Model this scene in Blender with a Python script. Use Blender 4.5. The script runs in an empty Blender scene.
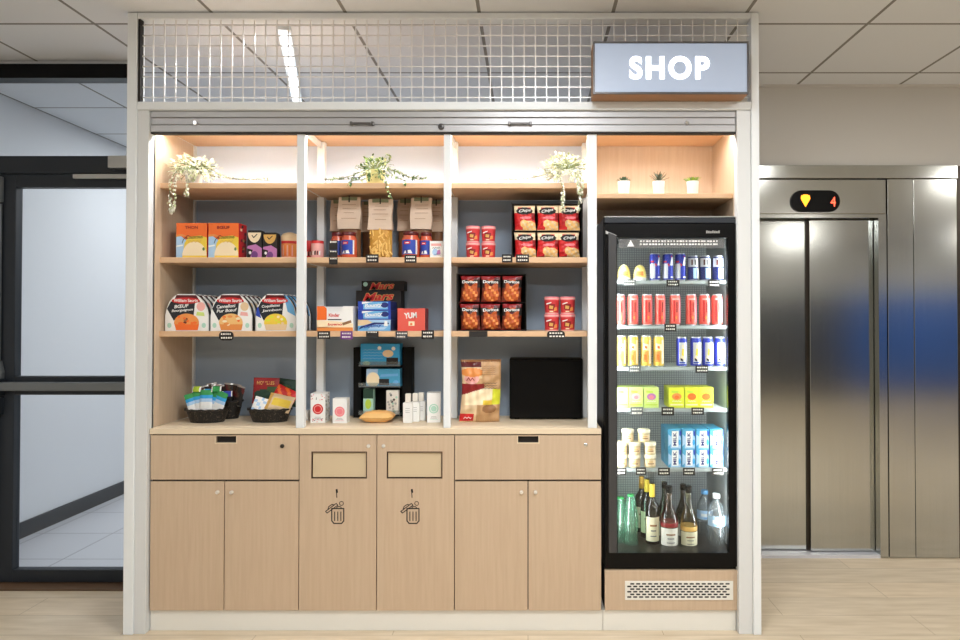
import bpy, math, random
from mathutils import Vector, Matrix
random.seed(7)
S = bpy.context.scene
COL = S.collection
PI = math.pi

# ------------------------------------------------------------------ camera
F, CX, HY, D, CZ, TILT = 646.0, 528.0, 318.0, 2.87, 1.40, math.radians(0.72)
CYP = HY - F * math.tan(TILT)
cam = bpy.data.cameras.new('camera')
cam.sensor_width = 36.0
cam.lens = F / 960 * 36
cam.shift_x = -(CX - 480) / 960
cam.shift_y = -(320 - CYP) / 960
cam.clip_start = 0.05
camo = bpy.data.objects.new('camera', cam)
COL.objects.link(camo)
camo.location = (0, -D, CZ)
camo.rotation_euler = (PI / 2 + TILT, 0, 0)
S.camera = camo
ct, st = math.cos(TILT), math.sin(TILT)


def W(px, py, d):
    """world X, Z where the sight line of a photo point crosses the upright plane Y = d"""
    cx, cy = (px - CX) / F, (CYP - py) / F
    dy, dz = ct - st * cy, st + ct * cy
    t = (d + D) / dy
    return cx * t, CZ + dz * t


def wx(px, d, py=318):
    return W(px, py, d)[0]


def wz(py, d):
    return W(CX, py, d)[1]


# ------------------------------------------------------------------ materials
def lin(c):
    return tuple(((v / 255) / 12.92 if v / 255 <= .04045 else ((v / 255 + .055) / 1.055) ** 2.4) for v in c)


MATS = {}


def mat(name, rgb, rough=.5, metal=0, emit=0, spec=.5, coat=0):
    m = bpy.data.materials.new(name)
    m.use_nodes = True
    b = m.node_tree.nodes['Principled BSDF']
    c = (*lin(rgb), 1)
    b.inputs['Base Color'].default_value = c
    b.inputs['Roughness'].default_value = rough
    b.inputs['Metallic'].default_value = metal
    b.inputs['Specular IOR Level'].default_value = spec
    b.inputs['Coat Weight'].default_value = coat
    if emit:
        b.inputs['Emission Color'].default_value = c
        b.inputs['Emission Strength'].default_value = emit
    MATS[name] = m
    return m


def noise_col(name, c1, c2, scale, rough, mapping=(1, 1, 1), lo=.35, hi=.65, bump=0, metal=0, detail=4, rvar=0):
    """two-tone material driven by stretched noise in object space"""
    m = mat(name, c1, rough, metal)
    nt = m.node_tree
    b = nt.nodes['Principled BSDF']
    tc = nt.nodes.new('ShaderNodeTexCoord')
    mp = nt.nodes.new('ShaderNodeMapping')
    mp.inputs['Scale'].default_value = mapping
    nz = nt.nodes.new('ShaderNodeTexNoise')
    nz.inputs['Scale'].default_value = scale
    nz.inputs['Detail'].default_value = detail
    cr = nt.nodes.new('ShaderNodeValToRGB')
    cr.color_ramp.elements[0].position = lo
    cr.color_ramp.elements[1].position = hi
    cr.color_ramp.elements[0].color = (*lin(c1), 1)
    cr.color_ramp.elements[1].color = (*lin(c2), 1)
    nt.links.new(tc.outputs['Object'], mp.inputs['Vector'])
    nt.links.new(mp.outputs['Vector'], nz.inputs['Vector'])
    nt.links.new(nz.outputs['Fac'], cr.inputs['Fac'])
    nt.links.new(cr.outputs['Color'], b.inputs['Base Color'])
    if rvar:
        mr = nt.nodes.new('ShaderNodeMapRange')
        mr.inputs['To Min'].default_value = rough - rvar
        mr.inputs['To Max'].default_value = rough + rvar
        nt.links.new(nz.outputs['Fac'], mr.inputs['Value'])
        nt.links.new(mr.outputs['Result'], b.inputs['Roughness'])
    if bump:
        bp = nt.nodes.new('ShaderNodeBump')
        bp.inputs['Strength'].default_value = bump
        bp.inputs['Distance'].default_value = .01
        nt.links.new(nz.outputs['Fac'], bp.inputs['Height'])
        nt.links.new(bp.outputs['Normal'], b.inputs['Normal'])
    return m


def glassy(name, tint=(1, 1, 1), refl=.06, rough=.0, clear=1.0, body=(230, 240, 240)):
    """thin clear sheet: mostly lets light straight through, a little mirror, optional milky body"""
    m = bpy.data.materials.new(name)
    m.use_nodes = True
    nt = m.node_tree
    nt.nodes.clear()
    out = nt.nodes.new('ShaderNodeOutputMaterial')
    tr = nt.nodes.new('ShaderNodeBsdfTransparent')
    tr.inputs['Color'].default_value = (*tint, 1)
    gl = nt.nodes.new('ShaderNodeBsdfGlossy')
    gl.inputs['Roughness'].default_value = rough
    lw = nt.nodes.new('ShaderNodeLayerWeight')
    lw.inputs['Blend'].default_value = .2
    ml = nt.nodes.new('ShaderNodeMath')
    ml.operation = 'MULTIPLY_ADD'
    ml.inputs[1].default_value = .6
    ml.inputs[2].default_value = refl
    nt.links.new(lw.outputs['Fresnel'], ml.inputs[0])
    mx = nt.nodes.new('ShaderNodeMixShader')
    nt.links.new(ml.outputs[0], mx.inputs['Fac'])
    nt.links.new(tr.outputs[0], mx.inputs[1])
    nt.links.new(gl.outputs[0], mx.inputs[2])
    last = mx
    if clear < 1:
        df = nt.nodes.new('ShaderNodeBsdfDiffuse')
        df.inputs['Color'].default_value = (*lin(body), 1)
        m2 = nt.nodes.new('ShaderNodeMixShader')
        m2.inputs['Fac'].default_value = clear
        nt.links.new(df.outputs[0], m2.inputs[1])
        nt.links.new(mx.outputs[0], m2.inputs[2])
        last = m2
    nt.links.new(last.outputs[0], out.inputs['Surface'])
    MATS[name] = m
    return m


mat('white_paint', (226, 230, 232), .45)
mat('cream_paint', (212, 214, 214), .5)
mat('shutter_grey', (178, 178, 180), .4, .3)
mat('wire_metal', (226, 224, 222), .3, .15)
noise_col('beech', (192, 168, 142), (198, 175, 149), 6, .5, (14, 14, .8))
noise_col('beech_shelf', (210, 172, 134), (216, 180, 143), 6, .5, (.8, 14, 14))
mat('flap_beech', (204, 184, 152), .5)
mat('beech_edge', (222, 204, 176), .5)
mat('plinth_white', (228, 226, 218), .5)
mat('slate', (148, 164, 182), .6)
mat('panel_pale', (198, 212, 230), .6)
mat('black', (7, 7, 8), .3, spec=.15)
mat('black_matt', (10, 10, 10), .7, spec=.2)
mat('black_card', (30, 26, 24), .7)
mat('gap_dark', (22, 16, 12), .8)
mat('charcoal', (38, 43, 50), .4, spec=.35)
mat('charcoal_light', (112, 116, 118), .35, .3)
mat('grip_grey', (62, 62, 64), .4, .2)
mat('handle_grey', (92, 90, 90), .35, .6)
mat('silver', (190, 190, 188), .3, .9)
mat('knob_metal', (225, 222, 216), .35, .4)
mat('chrome', (215, 215, 215), .18, 1)
mat('wall_white', (206, 204, 200), .7)
mat('wall_corridor', (206, 210, 216), .7)
mat('steel_dark', (70, 64, 58), .35, .9)
mat('white', (240, 240, 238), .4)
mat('paper', (235, 230, 220), .6)
mat('ink', (24, 20, 20), .6)
mat('brown_ink', (74, 50, 32), .6)
mat('red', (206, 34, 38), .4)
mat('deep_red', (140, 20, 26), .4)
mat('can_red', (236, 104, 92), .28, .2)
mat('pink', (236, 130, 140), .5)
mat('pale_pink', (240, 178, 172), .45)
mat('orange', (240, 112, 40), .45)
mat('amber', (232, 148, 76), .45)
mat('gold', (216, 170, 90), .4)
mat('yellow', (240, 208, 70), .35)
mat('can_yellow', (240, 208, 96), .3, .3)
mat('cream', (244, 226, 190), .5)
mat('beige', (228, 200, 160), .5)
mat('tan', (196, 156, 112), .45)
mat('tan_dark', (150, 108, 70), .5)
mat('crisp', (238, 190, 120), .6)
mat('nacho', (186, 86, 34), .55)
mat('nacho_dark', (112, 40, 20), .55)
mat('blue', (38, 68, 170), .4)
mat('navy', (28, 40, 110), .4)
mat('can_blue', (52, 66, 178), .3, .3)
mat('can_silver', (214, 216, 224), .3, .4)
mat('sky', (110, 176, 226), .4)
mat('pale_blue', (170, 204, 236), .45)
mat('cyan', (48, 160, 222), .4)
mat('aqua', (74, 164, 208), .45)
mat('purple', (112, 62, 130), .45)
mat('lilac', (188, 120, 178), .45)
mat('green', (50, 150, 80), .45)
mat('lime', (186, 214, 70), .45)
mat('lime_pale', (206, 226, 130), .45)
mat('lime_yellow', (222, 226, 60), .45)
mat('dark_green', (22, 58, 44), .45)
mat('mint', (176, 218, 200), .5)
mat('kraft', (204, 178, 154), .75)
mat('kraft_pale', (218, 196, 176), .75)
mat('clip_green', (122, 130, 98), .6)
mat('sauce', (206, 92, 62), .25)
mat('maroon', (88, 18, 22), .3)
mat('leaf_dark', (52, 82, 44), .5)
mat('leaf', (104, 134, 66), .5)
mat('leaf_pale', (214, 222, 176), .55)
mat('leaf_white', (240, 238, 222), .55)
mat('stem', (120, 130, 84), .6)
mat('pot_white', (240, 238, 234), .35)
mat('pot_cream', (238, 228, 160), .4)
mat('succulent', (74, 96, 66), .5)
mat('aloe', (70, 78, 50), .5)
mat('moss', (150, 180, 50), .6)
mat('jar_cream', (210, 190, 146), .4)
mat('jar_lid', (236, 226, 200), .35)
mat('foil', (206, 160, 60), .3, .5)
mat('wine_label', (226, 218, 186), .6)
mat('liner', (168, 172, 172), .5)
mat('liner_dark', (70, 72, 74), .5)
mat('fridge_shelf', (168, 176, 176), .4)
mat('threshold', (96, 72, 52), .6)
mat('blue_fabric', (24, 96, 190), .7)
mat('grey_fabric', (52, 56, 64), .7)
mat('led_warm', (255, 236, 206), .5, 0, 8)
mat('led_cool', (245, 250, 255), .5, 0, 8)
mat('lamp_panel', (255, 250, 240), .5, 0, 5)
mat('tube_glow', (240, 248, 255), .5, 0, 2.0)
mat('sign_face', (156, 168, 188), .35, 0, .17)
mat('sign_white', (255, 255, 255), .4, 0, 1.6)
mat('led_orange', (255, 150, 30), .5, 0, 1.6)
mat('led_red', (255, 90, 60), .5, 0, 1.4)
glassy('clear_glass', (.97, .99, .98), .015)
glassy('partition_glass', (.95, .97, .98), .02)
glassy('green_glass', (.62, .86, .74), .10, .05, .85, (120, 180, 150))
glassy('dark_glass', (.16, .17, .12), .08, .05)
glassy('rose_glass', (.66, .50, .40), .08, .05)
glassy('pale_wine_glass', (.64, .63, .46), .08, .05)
glassy('water_plastic', (.86, .90, .95), .10, .08, .93)
glassy('clear_plastic', (.9, .92, .92), .06, .1, .9, (190, 200, 200))
glassy('smoke_strip', (.62, .63, .63), .02, .3, .8, (190, 190, 190))

# brushed steel
m = noise_col('steel', (182, 184, 180), (188, 190, 186), 5, .15, (60, 60, .5), .3, .7, 0, 1.0, 5, .015)

# plank floor
m = noise_col('floor_planks', (198, 180, 152), (220, 204, 180), 3.2, .42, (1.2, 9, 1), .3, .72, .02, 0, 8)
nt = m.node_tree
bk = nt.nodes.new('ShaderNodeTexBrick')
bk.inputs['Scale'].default_value = 1
bk.inputs['Brick Width'].default_value = 1.2
bk.inputs['Row Height'].default_value = .19
bk.inputs['Mortar Size'].default_value = .0018
bk.inputs['Color1'].default_value = (.92, .92, .92, 1)
bk.inputs['Color2'].default_value = (1.0, .98, .96, 1)
bk.inputs['Mortar'].default_value = (.6, .56, .5, 1)
tc = nt.nodes.new('ShaderNodeTexCoord')
nt.links.new(tc.outputs['Object'], bk.inputs['Vector'])
mx = nt.nodes.new('ShaderNodeMix')
mx.data_type = 'RGBA'
mx.blend_type = 'MULTIPLY'
mx.inputs['Factor'].default_value = 1
b = nt.nodes['Principled BSDF']
src = b.inputs['Base Color'].links[0].from_socket
nt.links.new(src, mx.inputs['A'])
nt.links.new(bk.outputs['Color'], mx.inputs['B'])
nt.links.new(mx.outputs['Result'], b.inputs['Base Color'])


def grid_mat(name, tile, line, size, lw, off, rough=.7):
    m = mat(name, tile, rough)
    nt = m.node_tree
    b = nt.nodes['Principled BSDF']
    tc = nt.nodes.new('ShaderNodeTexCoord')
    mp = nt.nodes.new('ShaderNodeMapping')
    mp.inputs['Location'].default_value = (off[0], off[1], 0)
    bk = nt.nodes.new('ShaderNodeTexBrick')
    bk.offset = 0
    bk.inputs['Scale'].default_value = 1
    bk.inputs['Brick Width'].default_value = size
    bk.inputs['Row Height'].default_value = size
    bk.inputs['Mortar Size'].default_value = lw
    bk.inputs['Mortar Smooth'].default_value = 0
    bk.inputs['Color1'].default_value = (*lin(tile), 1)
    bk.inputs['Color2'].default_value = (*lin(tuple(int(v * .985) for v in tile)), 1)
    bk.inputs['Mortar'].default_value = (*lin(line), 1)
    nt.links.new(tc.outputs['Object'], mp.inputs['Vector'])
    nt.links.new(mp.outputs['Vector'], bk.inputs['Vector'])
    nt.links.new(bk.outputs['Color'], b.inputs['Base Color'])
    return m


TX, TY = .381, .1226
grid_mat('ceiling_tiles', (222, 225, 229), (128, 126, 122), .6, .008, (-TX + 6, -TY + 6))
grid_mat('corridor_tiles', (190, 192, 198), (140, 142, 150), .45, .005, (0, 0), .3)
grid_mat('liner_mesh', (182, 188, 188), (134, 140, 142), .012, .0015, (0, 0), .5)
MATS['liner_mesh'].node_tree.nodes['Mapping'].inputs['Rotation'].default_value = (PI / 2, 0, 0)


# ------------------------------------------------------------------ mesh builder
class MB:
    def __init__(s, *mats):
        s.v, s.f, s.m, s.mats = [], [], [], list(mats)

    def mi(s, name):
        if name is None:
            return 0
        if name not in s.mats:
            s.mats.append(name)
        return s.mats.index(name)

    def face(s, pts, m=None):
        n = len(s.v)
        s.v += [tuple(p) for p in pts]
        s.f.append(tuple(range(n, n + len(pts))))
        s.m.append(s.mi(m))

    def mesh(s, vs, fs, m=None):
        n = len(s.v)
        s.v += [tuple(p) for p in vs]
        k = s.mi(m)
        for f in fs:
            s.f.append(tuple(n + i for i in f))
            s.m.append(k)

    def box(s, x0, x1, y0, y1, z0, z1, m=None):
        vs = [(x, y, z) for x in (x0, x1) for y in (y0, y1) for z in (z0, z1)]
        s.mesh(vs, [(0, 4, 5, 1), (2, 3, 7, 6), (0, 1, 3, 2), (4, 6, 7, 5), (0, 2, 6, 4), (1, 5, 7, 3)], m)
        return s

    def prism(s, poly, y0, y1, m=None):
        """polygon (x,z), counter-clockwise seen from the front, extruded in Y"""
        n = len(poly)
        vs = [(x, y0, z) for x, z in poly] + [(x, y1, z) for x, z in poly]
        fs = [tuple(range(n)), tuple(range(2 * n - 1, n - 1, -1))]
        for i in range(n):
            j = (i + 1) % n
            fs.append((j, i, n + i, n + j))
        s.mesh(vs, fs, m)
        return s

    def flat(s, poly, y, m=None):
        """printed patch (x,z) on a front face"""
        s.face([(x, y, z) for x, z in poly], m)
        return s

    def lathe(s, prof, n=20, cx=0, cy=0, m=None, sx=1, sy=1, wob=None):
        """prof: (r, z[, material of the band above])"""
        vs, rows = [], []
        for i, p in enumerate(prof):
            r, z = p[0], p[1]
            row = []
            for k in range(n):
                a = 2 * PI * k / n
                rr = r * (wob(a, z) if wob else 1)
                row.append(len(vs))
                vs.append((cx + rr * math.cos(a) * sx, cy + rr * math.sin(a) * sy, z))
            rows.append(row)
        base = len(s.v)
        s.v += vs
        for i in range(len(prof) - 1):
            mm = s.mi(prof[i][2] if len(prof[i]) > 2 else m)
            for k in range(n):
                q = (k + 1) % n
                s.f.append((base + rows[i][k], base + rows[i][q], base + rows[i + 1][q], base + rows[i + 1][k]))
                s.m.append(mm)
        if prof[0][0] > 1e-6:
            s.f.append(tuple(base + i for i in reversed(rows[0])))
            s.m.append(s.mi(prof[0][2] if len(prof[0]) > 2 else m))
        if prof[-1][0] > 1e-6:
            s.f.append(tuple(base + i for i in rows[-1]))
            s.m.append(s.mi(prof[-1][2] if len(prof[-1]) > 2 else m))
        return s

    def cylpatch(s, r, quad, m, n=6, cx=0, cy=0):
        """printed patch on a cylinder: quad of (angle from the front in degrees, z), ccw"""
        (a0, z0), (a1, z1), (a2, z2), (a3, z3) = quad
        vs = []
        for i in range(n + 1):
            t = i / n
            for (aa, za), (ab, zb) in (((a0, z0), (a1, z1)), ((a3, z3), (a2, z2))):
                a = math.radians(aa + (ab - aa) * t)
                vs.append((cx + r * math.sin(a), cy - r * math.cos(a), za + (zb - za) * t))
        s.mesh(vs, [(2 * i, 2 * i + 2, 2 * i + 3, 2 * i + 1) for i in range(n)], m)
        return s

    def tube(s, path, r, n=8, m=None, taper=None):
        path = [Vector(p) for p in path]
        vs, rows = [], []
        up = Vector((0.13, 0.31, 1)).normalized()
        for i, p in enumerate(path):
            t = (path[min(i + 1, len(path) - 1)] - path[max(i - 1, 0)]).normalized()
            a = t.cross(up)
            if a.length < 1e-3:
                a = t.cross(Vector((1, 0, 0)))
            a.normalize()
            b = t.cross(a)
            rr = r * (taper(i / (len(path) - 1)) if taper else 1)
            rows.append([len(vs) + k for k in range(n)])
            vs += [p + a * math.cos(2 * PI * k / n) * rr + b * math.sin(2 * PI * k / n) * rr for k in range(n)]
        fs = []
        for i in range(len(path) - 1):
            for k in range(n):
                q = (k + 1) % n
                fs.append((rows[i][k], rows[i + 1][k], rows[i + 1][q], rows[i][q]))
        fs.append(tuple(rows[0]))
        fs.append(tuple(reversed(rows[-1])))
        s.mesh(vs, fs, m)
        return s

    def stroke(s, pts, w, y, m=None, th=.0006):
        """printed line (x,z) of width w"""
        for (x0, z0), (x1, z1) in zip(pts, pts[1:]):
            L = math.hypot(x1 - x0, z1 - z0) or 1e-6
            nx, nz = -(z1 - z0) / L * w / 2, (x1 - x0) / L * w / 2
            ex, ez = (x1 - x0) / L * w * .3, (z1 - z0) / L * w * .3
            s.flat([(x0 - ex - nx, z0 - ez - nz), (x1 + ex - nx, z1 + ez - nz), (x1 + ex + nx, z1 + ez + nz), (x0 - ex + nx, z0 - ez + nz)], y, m)
        return s

    def build(s, name, parent=None, loc=None, rz=0, smooth=False, bevel=0, label=None, cat=None, group=None, kind=None, seg=2):
        me = bpy.data.meshes.new(name)
        me.from_pydata(s.v, [], s.f)
        for mn in s.mats:
            me.materials.append(MATS[mn])
        me.polygons.foreach_set('material_index', s.m)
        if smooth:
            me.polygons.foreach_set('use_smooth', [True] * len(me.polygons))
            try:
                me.set_sharp_from_angle(angle=math.radians(40))
            except Exception:
                pass
        me.update()
        o = bpy.data.objects.new(name, me)
        COL.objects.link(o)
        if loc:
            o.location = loc
        o.rotation_euler.z = rz
        if parent:
            o.parent = parent
        if bevel:
            md = o.modifiers.new('edge', 'BEVEL')
            md.width = bevel
            md.segments = seg
            md.limit_method = 'ANGLE'
            md.angle_limit = math.radians(50)
        tag(o, label, cat, group, kind)
        return o


def tag(o, label=None, cat=None, group=None, kind=None):
    for k, v in (('label', label), ('category', cat), ('group', group), ('kind', kind)):
        if v:
            o[k] = v
    return o


def empty(name, loc=(0, 0, 0), rz=0, label=None, cat=None, group=None, kind=None, parent=None):
    o = bpy.data.objects.new(name, None)
    o.empty_display_size = .05
    COL.objects.link(o)
    o.location = loc
    o.rotation_euler.z = rz
    if parent:
        o.parent = parent
    return tag(o, label, cat, group, kind)


def copy_tree(o, loc=None, label=None, rz=None, group=None, parent=None):
    c = o.copy()
    COL.objects.link(c)
    if parent:
        c.parent = parent
    if loc is not None:
        c.location = loc
    if rz is not None:
        c.rotation_euler.z = rz
    if label:
        c['label'] = label
    if group:
        c['group'] = group
    for ch in [x for x in bpy.data.objects if x.parent is o]:
        copy_tree(ch, parent=c)
    return c


def rect(x0, x1, z0, z1):
    return [(x0, z0), (x1, z0), (x1, z1), (x0, z1)]


def ell(cx, cz, rx, rz, n=20, a0=0, a1=360):
    full = abs(a1 - a0) >= 360
    k = n if full else n + 1
    return [(cx + rx * math.cos(math.radians(a0 + (a1 - a0) * i / n)), cz + rz * math.sin(math.radians(a0 + (a1 - a0) * i / n))) for i in range(k)]


def rrect(x0, x1, z0, z1, r, n=5):
    p = []
    for cx, cz, a in ((x1 - r, z0 + r, -90), (x1 - r, z1 - r, 0), (x0 + r, z1 - r, 90), (x0 + r, z0 + r, 180)):
        for i in range(n + 1):
            t = math.radians(a + 90 * i / n)
            p.append((cx + r * math.cos(t), cz + r * math.sin(t)))
    return p


def text(s, parent, cx, cz, w, h, y, m, shear=0, bold=0, name='lettering', label=None, rot=0, space=1.0):
    """lettering fitted to a w x h box centred at (cx, cz) of the parent's front, at depth y"""
    cu = bpy.data.curves.new('letters', 'FONT')
    cu.body = s
    cu.shear = shear
    cu.offset = bold
    cu.size = 1
    cu.space_character = space
    t = bpy.data.objects.new('letters', cu)
    COL.objects.link(t)
    bpy.context.view_layer.update()
    me = bpy.data.meshes.new_from_object(t.evaluated_get(bpy.context.evaluated_depsgraph_get()))
    bpy.data.objects.remove(t)
    xs = [v.co.x for v in me.vertices]
    ys = [v.co.y for v in me.vertices]
    x0, x1, y0, y1 = min(xs), max(xs), min(ys), max(ys)
    cr, sr = math.cos(rot), math.sin(rot)
    for v in me.vertices:
        a = ((v.co.x - x0) / (x1 - x0) - .5) * w
        b_ = ((v.co.y - y0) / (y1 - y0) - .5) * h
        v.co = (cx + a * cr - b_ * sr, y, cz + a * sr + b_ * cr)
    me.materials.clear()
    me.materials.append(MATS[m])
    me.name = name
    o = bpy.data.objects.new(name, me)
    COL.objects.link(o)
    o.parent = parent
    if label:
        o['label'] = label
    return o


def scribble(mb, cx, cz, w, h, y, m, n=7, lw=.001):
    """small print too fine to read: an irregular wavy line"""
    pts = [(cx - w / 2 + w * i / n, cz + h * (.5 if i % 2 else -.5) * random.uniform(.5, 1)) for i in range(n + 1)]
    mb.stroke(pts, lw, y, m)


def area(name, parent, loc, rot, sx, sy, power, color, spread=None):
    l = bpy.data.lights.new(name, 'AREA')
    l.shape = 'RECTANGLE'
    l.size, l.size_y = sx, sy
    l.energy = power
    l.color = color
    if spread:
        l.spread = math.radians(spread)
    o = bpy.data.objects.new(name, l)
    COL.objects.link(o)
    o.location = loc
    o.rotation_euler = rot
    if parent:
        o.parent = parent
    return o


def strip_light(parent, loc, direction, length, width, power, color):
    """upright lamp strip shining along direction"""
    o = area('strip_lamp', parent, loc, (0, 0, 0), length, width, power, color)
    z = -Vector(direction).normalized()
    x = Vector((0, 0, 1))
    y = z.cross(x)
    o.rotation_euler = Matrix((x, y, z)).transposed().to_euler()
    return o


def ordinal(i):
    return ['first', 'second', 'third', 'fourth', 'fifth', 'sixth', 'seventh', 'eighth', 'ninth', 'tenth'][i]


# ================================================================== the room
CEIL = 2.770
FBK = .56
RX0, RX1, RY0, RY1 = -3.23, 9.2, -7.1, 5.2
PY = .56          # glass partition
EY = .92          # elevator wall face
EX = .42          # where that wall starts

MB('floor_planks').box(RX0 - .1, RX1 + .1, RY0 - .1, PY + .06, -.08, 0).build('floor', kind='structure')
MB('floor_planks').box(-1.0, RX1 + .1, PY + .06, EY + .3, -.08, 0).build('floor.001', kind='structure')
f2 = MB('corridor_tiles')
f2.box(RX0 - .1, -1.0, PY + .06, RY1, -.08, 0)
f2.box(-1.0, EX, EY + .3, RY1, -.08, 0)
f2.build('floor.002', kind='structure')
MB('ceiling_tiles').box(RX0 - .1, RX1 + .1, RY0 - .1, RY1 + .1, CEIL, CEIL + .08).build('ceiling', kind='structure')
MB('wall_corridor').box(RX0 - .1, RX0, PY, RY1, 0, CEIL).build('wall_left', kind='structure')
MB('wall_white').box(RX0 - .1, RX0, RY0, PY - .001, 0, CEIL).build('wall_left.001', kind='structure')
MB('wall_corridor').box(RX0, EX, RY1, RY1 + .1, 0, CEIL).build('wall_back', kind='structure')
MB('wall_white').box(RX0, RX1, RY0 - .1, RY0, 0, CEIL).build('wall_front', kind='structure')
MB('wall_white').box(RX1, RX1 + .1, RY0, EY + .2, 0, CEIL).build('wall_right', kind='structure')
MB('charcoal').box(RX0, RX0 + .015, PY + .07, RY1, 0, .10).build('baseboard_left', kind='structure')

# ---- elevator wall (white above, steel around the lift)
zb0, zb1 = wz(179.5, EY), wz(166, EY)
LX0, LX1 = 1.19, wx(957, EY)
w = MB('wall_white')
w.box(EX, RX1, EY, EY + .16, zb1, CEIL)
w.box(EX, LX0, EY, EY + .16, 0, zb1)
w.box(LX1 + .03, RX1, EY, EY + .16, 0, zb1)
w.box(LX0, LX1 + .03, EY + .12, EY + .16, 0, zb1)
w.box(EX, EX + .1, EY + .16, RY1, 0, CEIL)
w.build('wall_back.001', kind='structure')
MB('steel').box(LX0, LX1, EY - .018, EY + .1, zb0 + .004, zb1).build('trim_1', kind='structure', bevel=.002)
tp = MB('steel')
xs = wx(913, EY)
tp.box(wx(887, EY), xs - .0015, EY - .012, EY + .1, .004, zb0)
tp.box(xs + .0015, LX1 - .004, EY - .012, EY + .1, .004, zb0)
tp.build('trim_2', kind='structure', bevel=.002)
MB('steel_dark').box(LX1 - .002, LX1 + .028, EY - .004, EY + .1, 0, zb1).build('trim_3', kind='structure')
cg = MB('wall_white')
cg.box(EX, RX1, EY - .02, EY, CEIL - .012, CEIL)
cg.build('trim_4', kind='structure')

door2 = empty('door_2', (0, EY, 0), kind='structure')
zt = wz(218, EY)
jx = wx(878, EY)
hp = MB('steel').box(LX0, wx(885.5, EY), -.012, .02, wz(214, EY), zb0 - .003).build('header_panel', door2, bevel=.002)
MB('steel').prism([(jx, .004), (wx(886, EY), .004), (wx(886, EY), wz(214.5, EY)), (LX0, wz(214.5, EY)), (LX0, zt), (jx, zt)], -.010, .085).build('door_frame', door2)
MB('steel').box(LX0, 1.24, -.01, .085, .004, zt).build('door_frame', door2)
sm = wx(808, EY + .06)
MB('steel').box(sm + .004, jx - .002, .045, .062, .022, zt - .004).build('door_leaf', door2, bevel=.003)
MB('steel').box(1.242, sm - .004, .072, .089, .022, zt - .004).build('door_leaf', door2, bevel=.003)
MB('steel_dark').box(sm - .010, sm + .014, .0635, .0705, .022, zt - .004).build('door_edge', door2)
MB('can_silver').box(1.24, jx, -.01, .10, -.002, .018).build('sill', door2)
ind = MB('black').prism(rrect(wx(790, EY), wx(839, EY), wz(212.5, EY), wz(191, EY), .061), -.022, -.0125).build('indicator', door2, smooth=True)
ax = wx(804.5, EY)
MB('led_orange').prism([(ax, wz(207.5, EY)), (ax + .027, wz(199.5, EY)), (ax + .024, wz(196, EY)), (ax + .014, wz(196.2, EY)), (ax + .012, wz(195.3, EY)), (ax - .012, wz(195.3, EY)), (ax - .014, wz(196.2, EY)), (ax - .024, wz(196, EY)), (ax - .027, wz(199.5, EY))], -.0235, -.0221).build('arrow', ind, label='glowing orange down arrow')
text('4', ind, wx(832, EY), wz(202.3, EY), .030, .056, -.0236, 'led_red', label='glowing floor number')

# ---- glass partition with the corridor door
X = lambda px: wx(px, PY)
Z = lambda py: wz(py, PY)
win = empty('window_1', (0, PY, 0), kind='structure')
MB('black').box(RX0, -2.09, -.03, .05, Z(80), Z(66)).build('head_frame', win)
MB('black').box(-2.12, -2.09, -.02, .04, Z(157), Z(80.2)).build('post', win)
MB('partition_glass').box(RX0, -2.121, .008, .014, Z(157), Z(80)).build('glass_pane', win)
MB('white_paint').box(RX0, -2.09, .0, .04, Z(66), CEIL).build('top_rail', win)
MB('charcoal').box(RX0, X(-9), -.02, .04, 0, Z(175)).build('post', win)

door1 = empty('door_1', (0, PY, 0), kind='structure')
MB('charcoal').box(RX0, -1.80, -.03, .05, Z(174.5), Z(157.2)).build('door_head', door1, bevel=.003)
lf0, lf1, lz1 = X(-8), -1.805, Z(175.2)
gx0 = X(17.5)
MB('charcoal').box(lf0, gx0, -.02, .03, .012, lz1).build('stile', door1, bevel=.004)
MB('charcoal').box(-1.86, lf1, -.02, .03, .012, lz1).build('stile', door1, bevel=.004)
MB('charcoal').box(gx0, -1.86, -.02, .03, Z(188), lz1).build('top_rail', door1, bevel=.004)
MB('charcoal').box(gx0, -1.86, -.02, .03, .012, Z(568.5)).build('bottom_rail', door1, bevel=.004)
MB('charcoal').box(gx0, -1.86, -.02, .03, Z(394.5), Z(376)).build('middle_rail', door1, bevel=.004)
MB('partition_glass').box(gx0, -1.86, .004, .010, Z(568.5), Z(394.5)).build('glass_pane', door1)
MB('partition_glass').box(gx0, -1.86, .004, .010, Z(376), Z(188)).build('glass_pane', door1)
MB('threshold').box(RX0, -1.80, -.10, .06, .0005, .008).build('threshold', door1)
pb = MB('charcoal_light').box(X(9), -1.88, -.075, -.04, Z(389.5), Z(381)).build('push_bar', door1, bevel=.006)
MB('charcoal').box(X(-1), X(9.5), -.09, -.02, Z(395), Z(378)).build('lock_box', door1, bevel=.006)
MB('charcoal_light').prism([(X(-2), Z(383)), (X(8), Z(383)), (X(9), Z(372)), (X(6), Z(360)), (X(-1), Z(366))], -.05, -.02).build('latch_cover', door1, bevel=.004)
MB('charcoal').box(X(-2), X(8), -.05, -.02, Z(414), Z(397)).build('latch_cover', door1, bevel=.004)
k = MB('black').lathe([(.012, 0), (.012, .012)], 16)
kn = k.build('key_cylinder', door1, loc=(X(3), -.09, Z(388)))
kn.rotation_euler = (PI / 2, 0, 0)
MB('charcoal_light').tube([(X(3.5), -.032, Z(360)), (X(3.5), -.032, Z(205))], .011, 10).build('rod', door1, smooth=True)
MB('charcoal_light').tube([(X(2.5), -.032, Z(560)), (X(2.5), -.032, Z(414))], .011, 10).build('rod', door1, smooth=True)
MB('charcoal_light').box(X(-2), X(6), -.05, -.02, Z(203), Z(178)).build('rod_guide', door1, bevel=.004)
MB('white_paint').prism([(X(-3), Z(584)), (X(1), Z(584)), (X(3), Z(560)), (X(-3), Z(560))], -.05, -.02).build('rod_guide', door1, bevel=.004)
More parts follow.
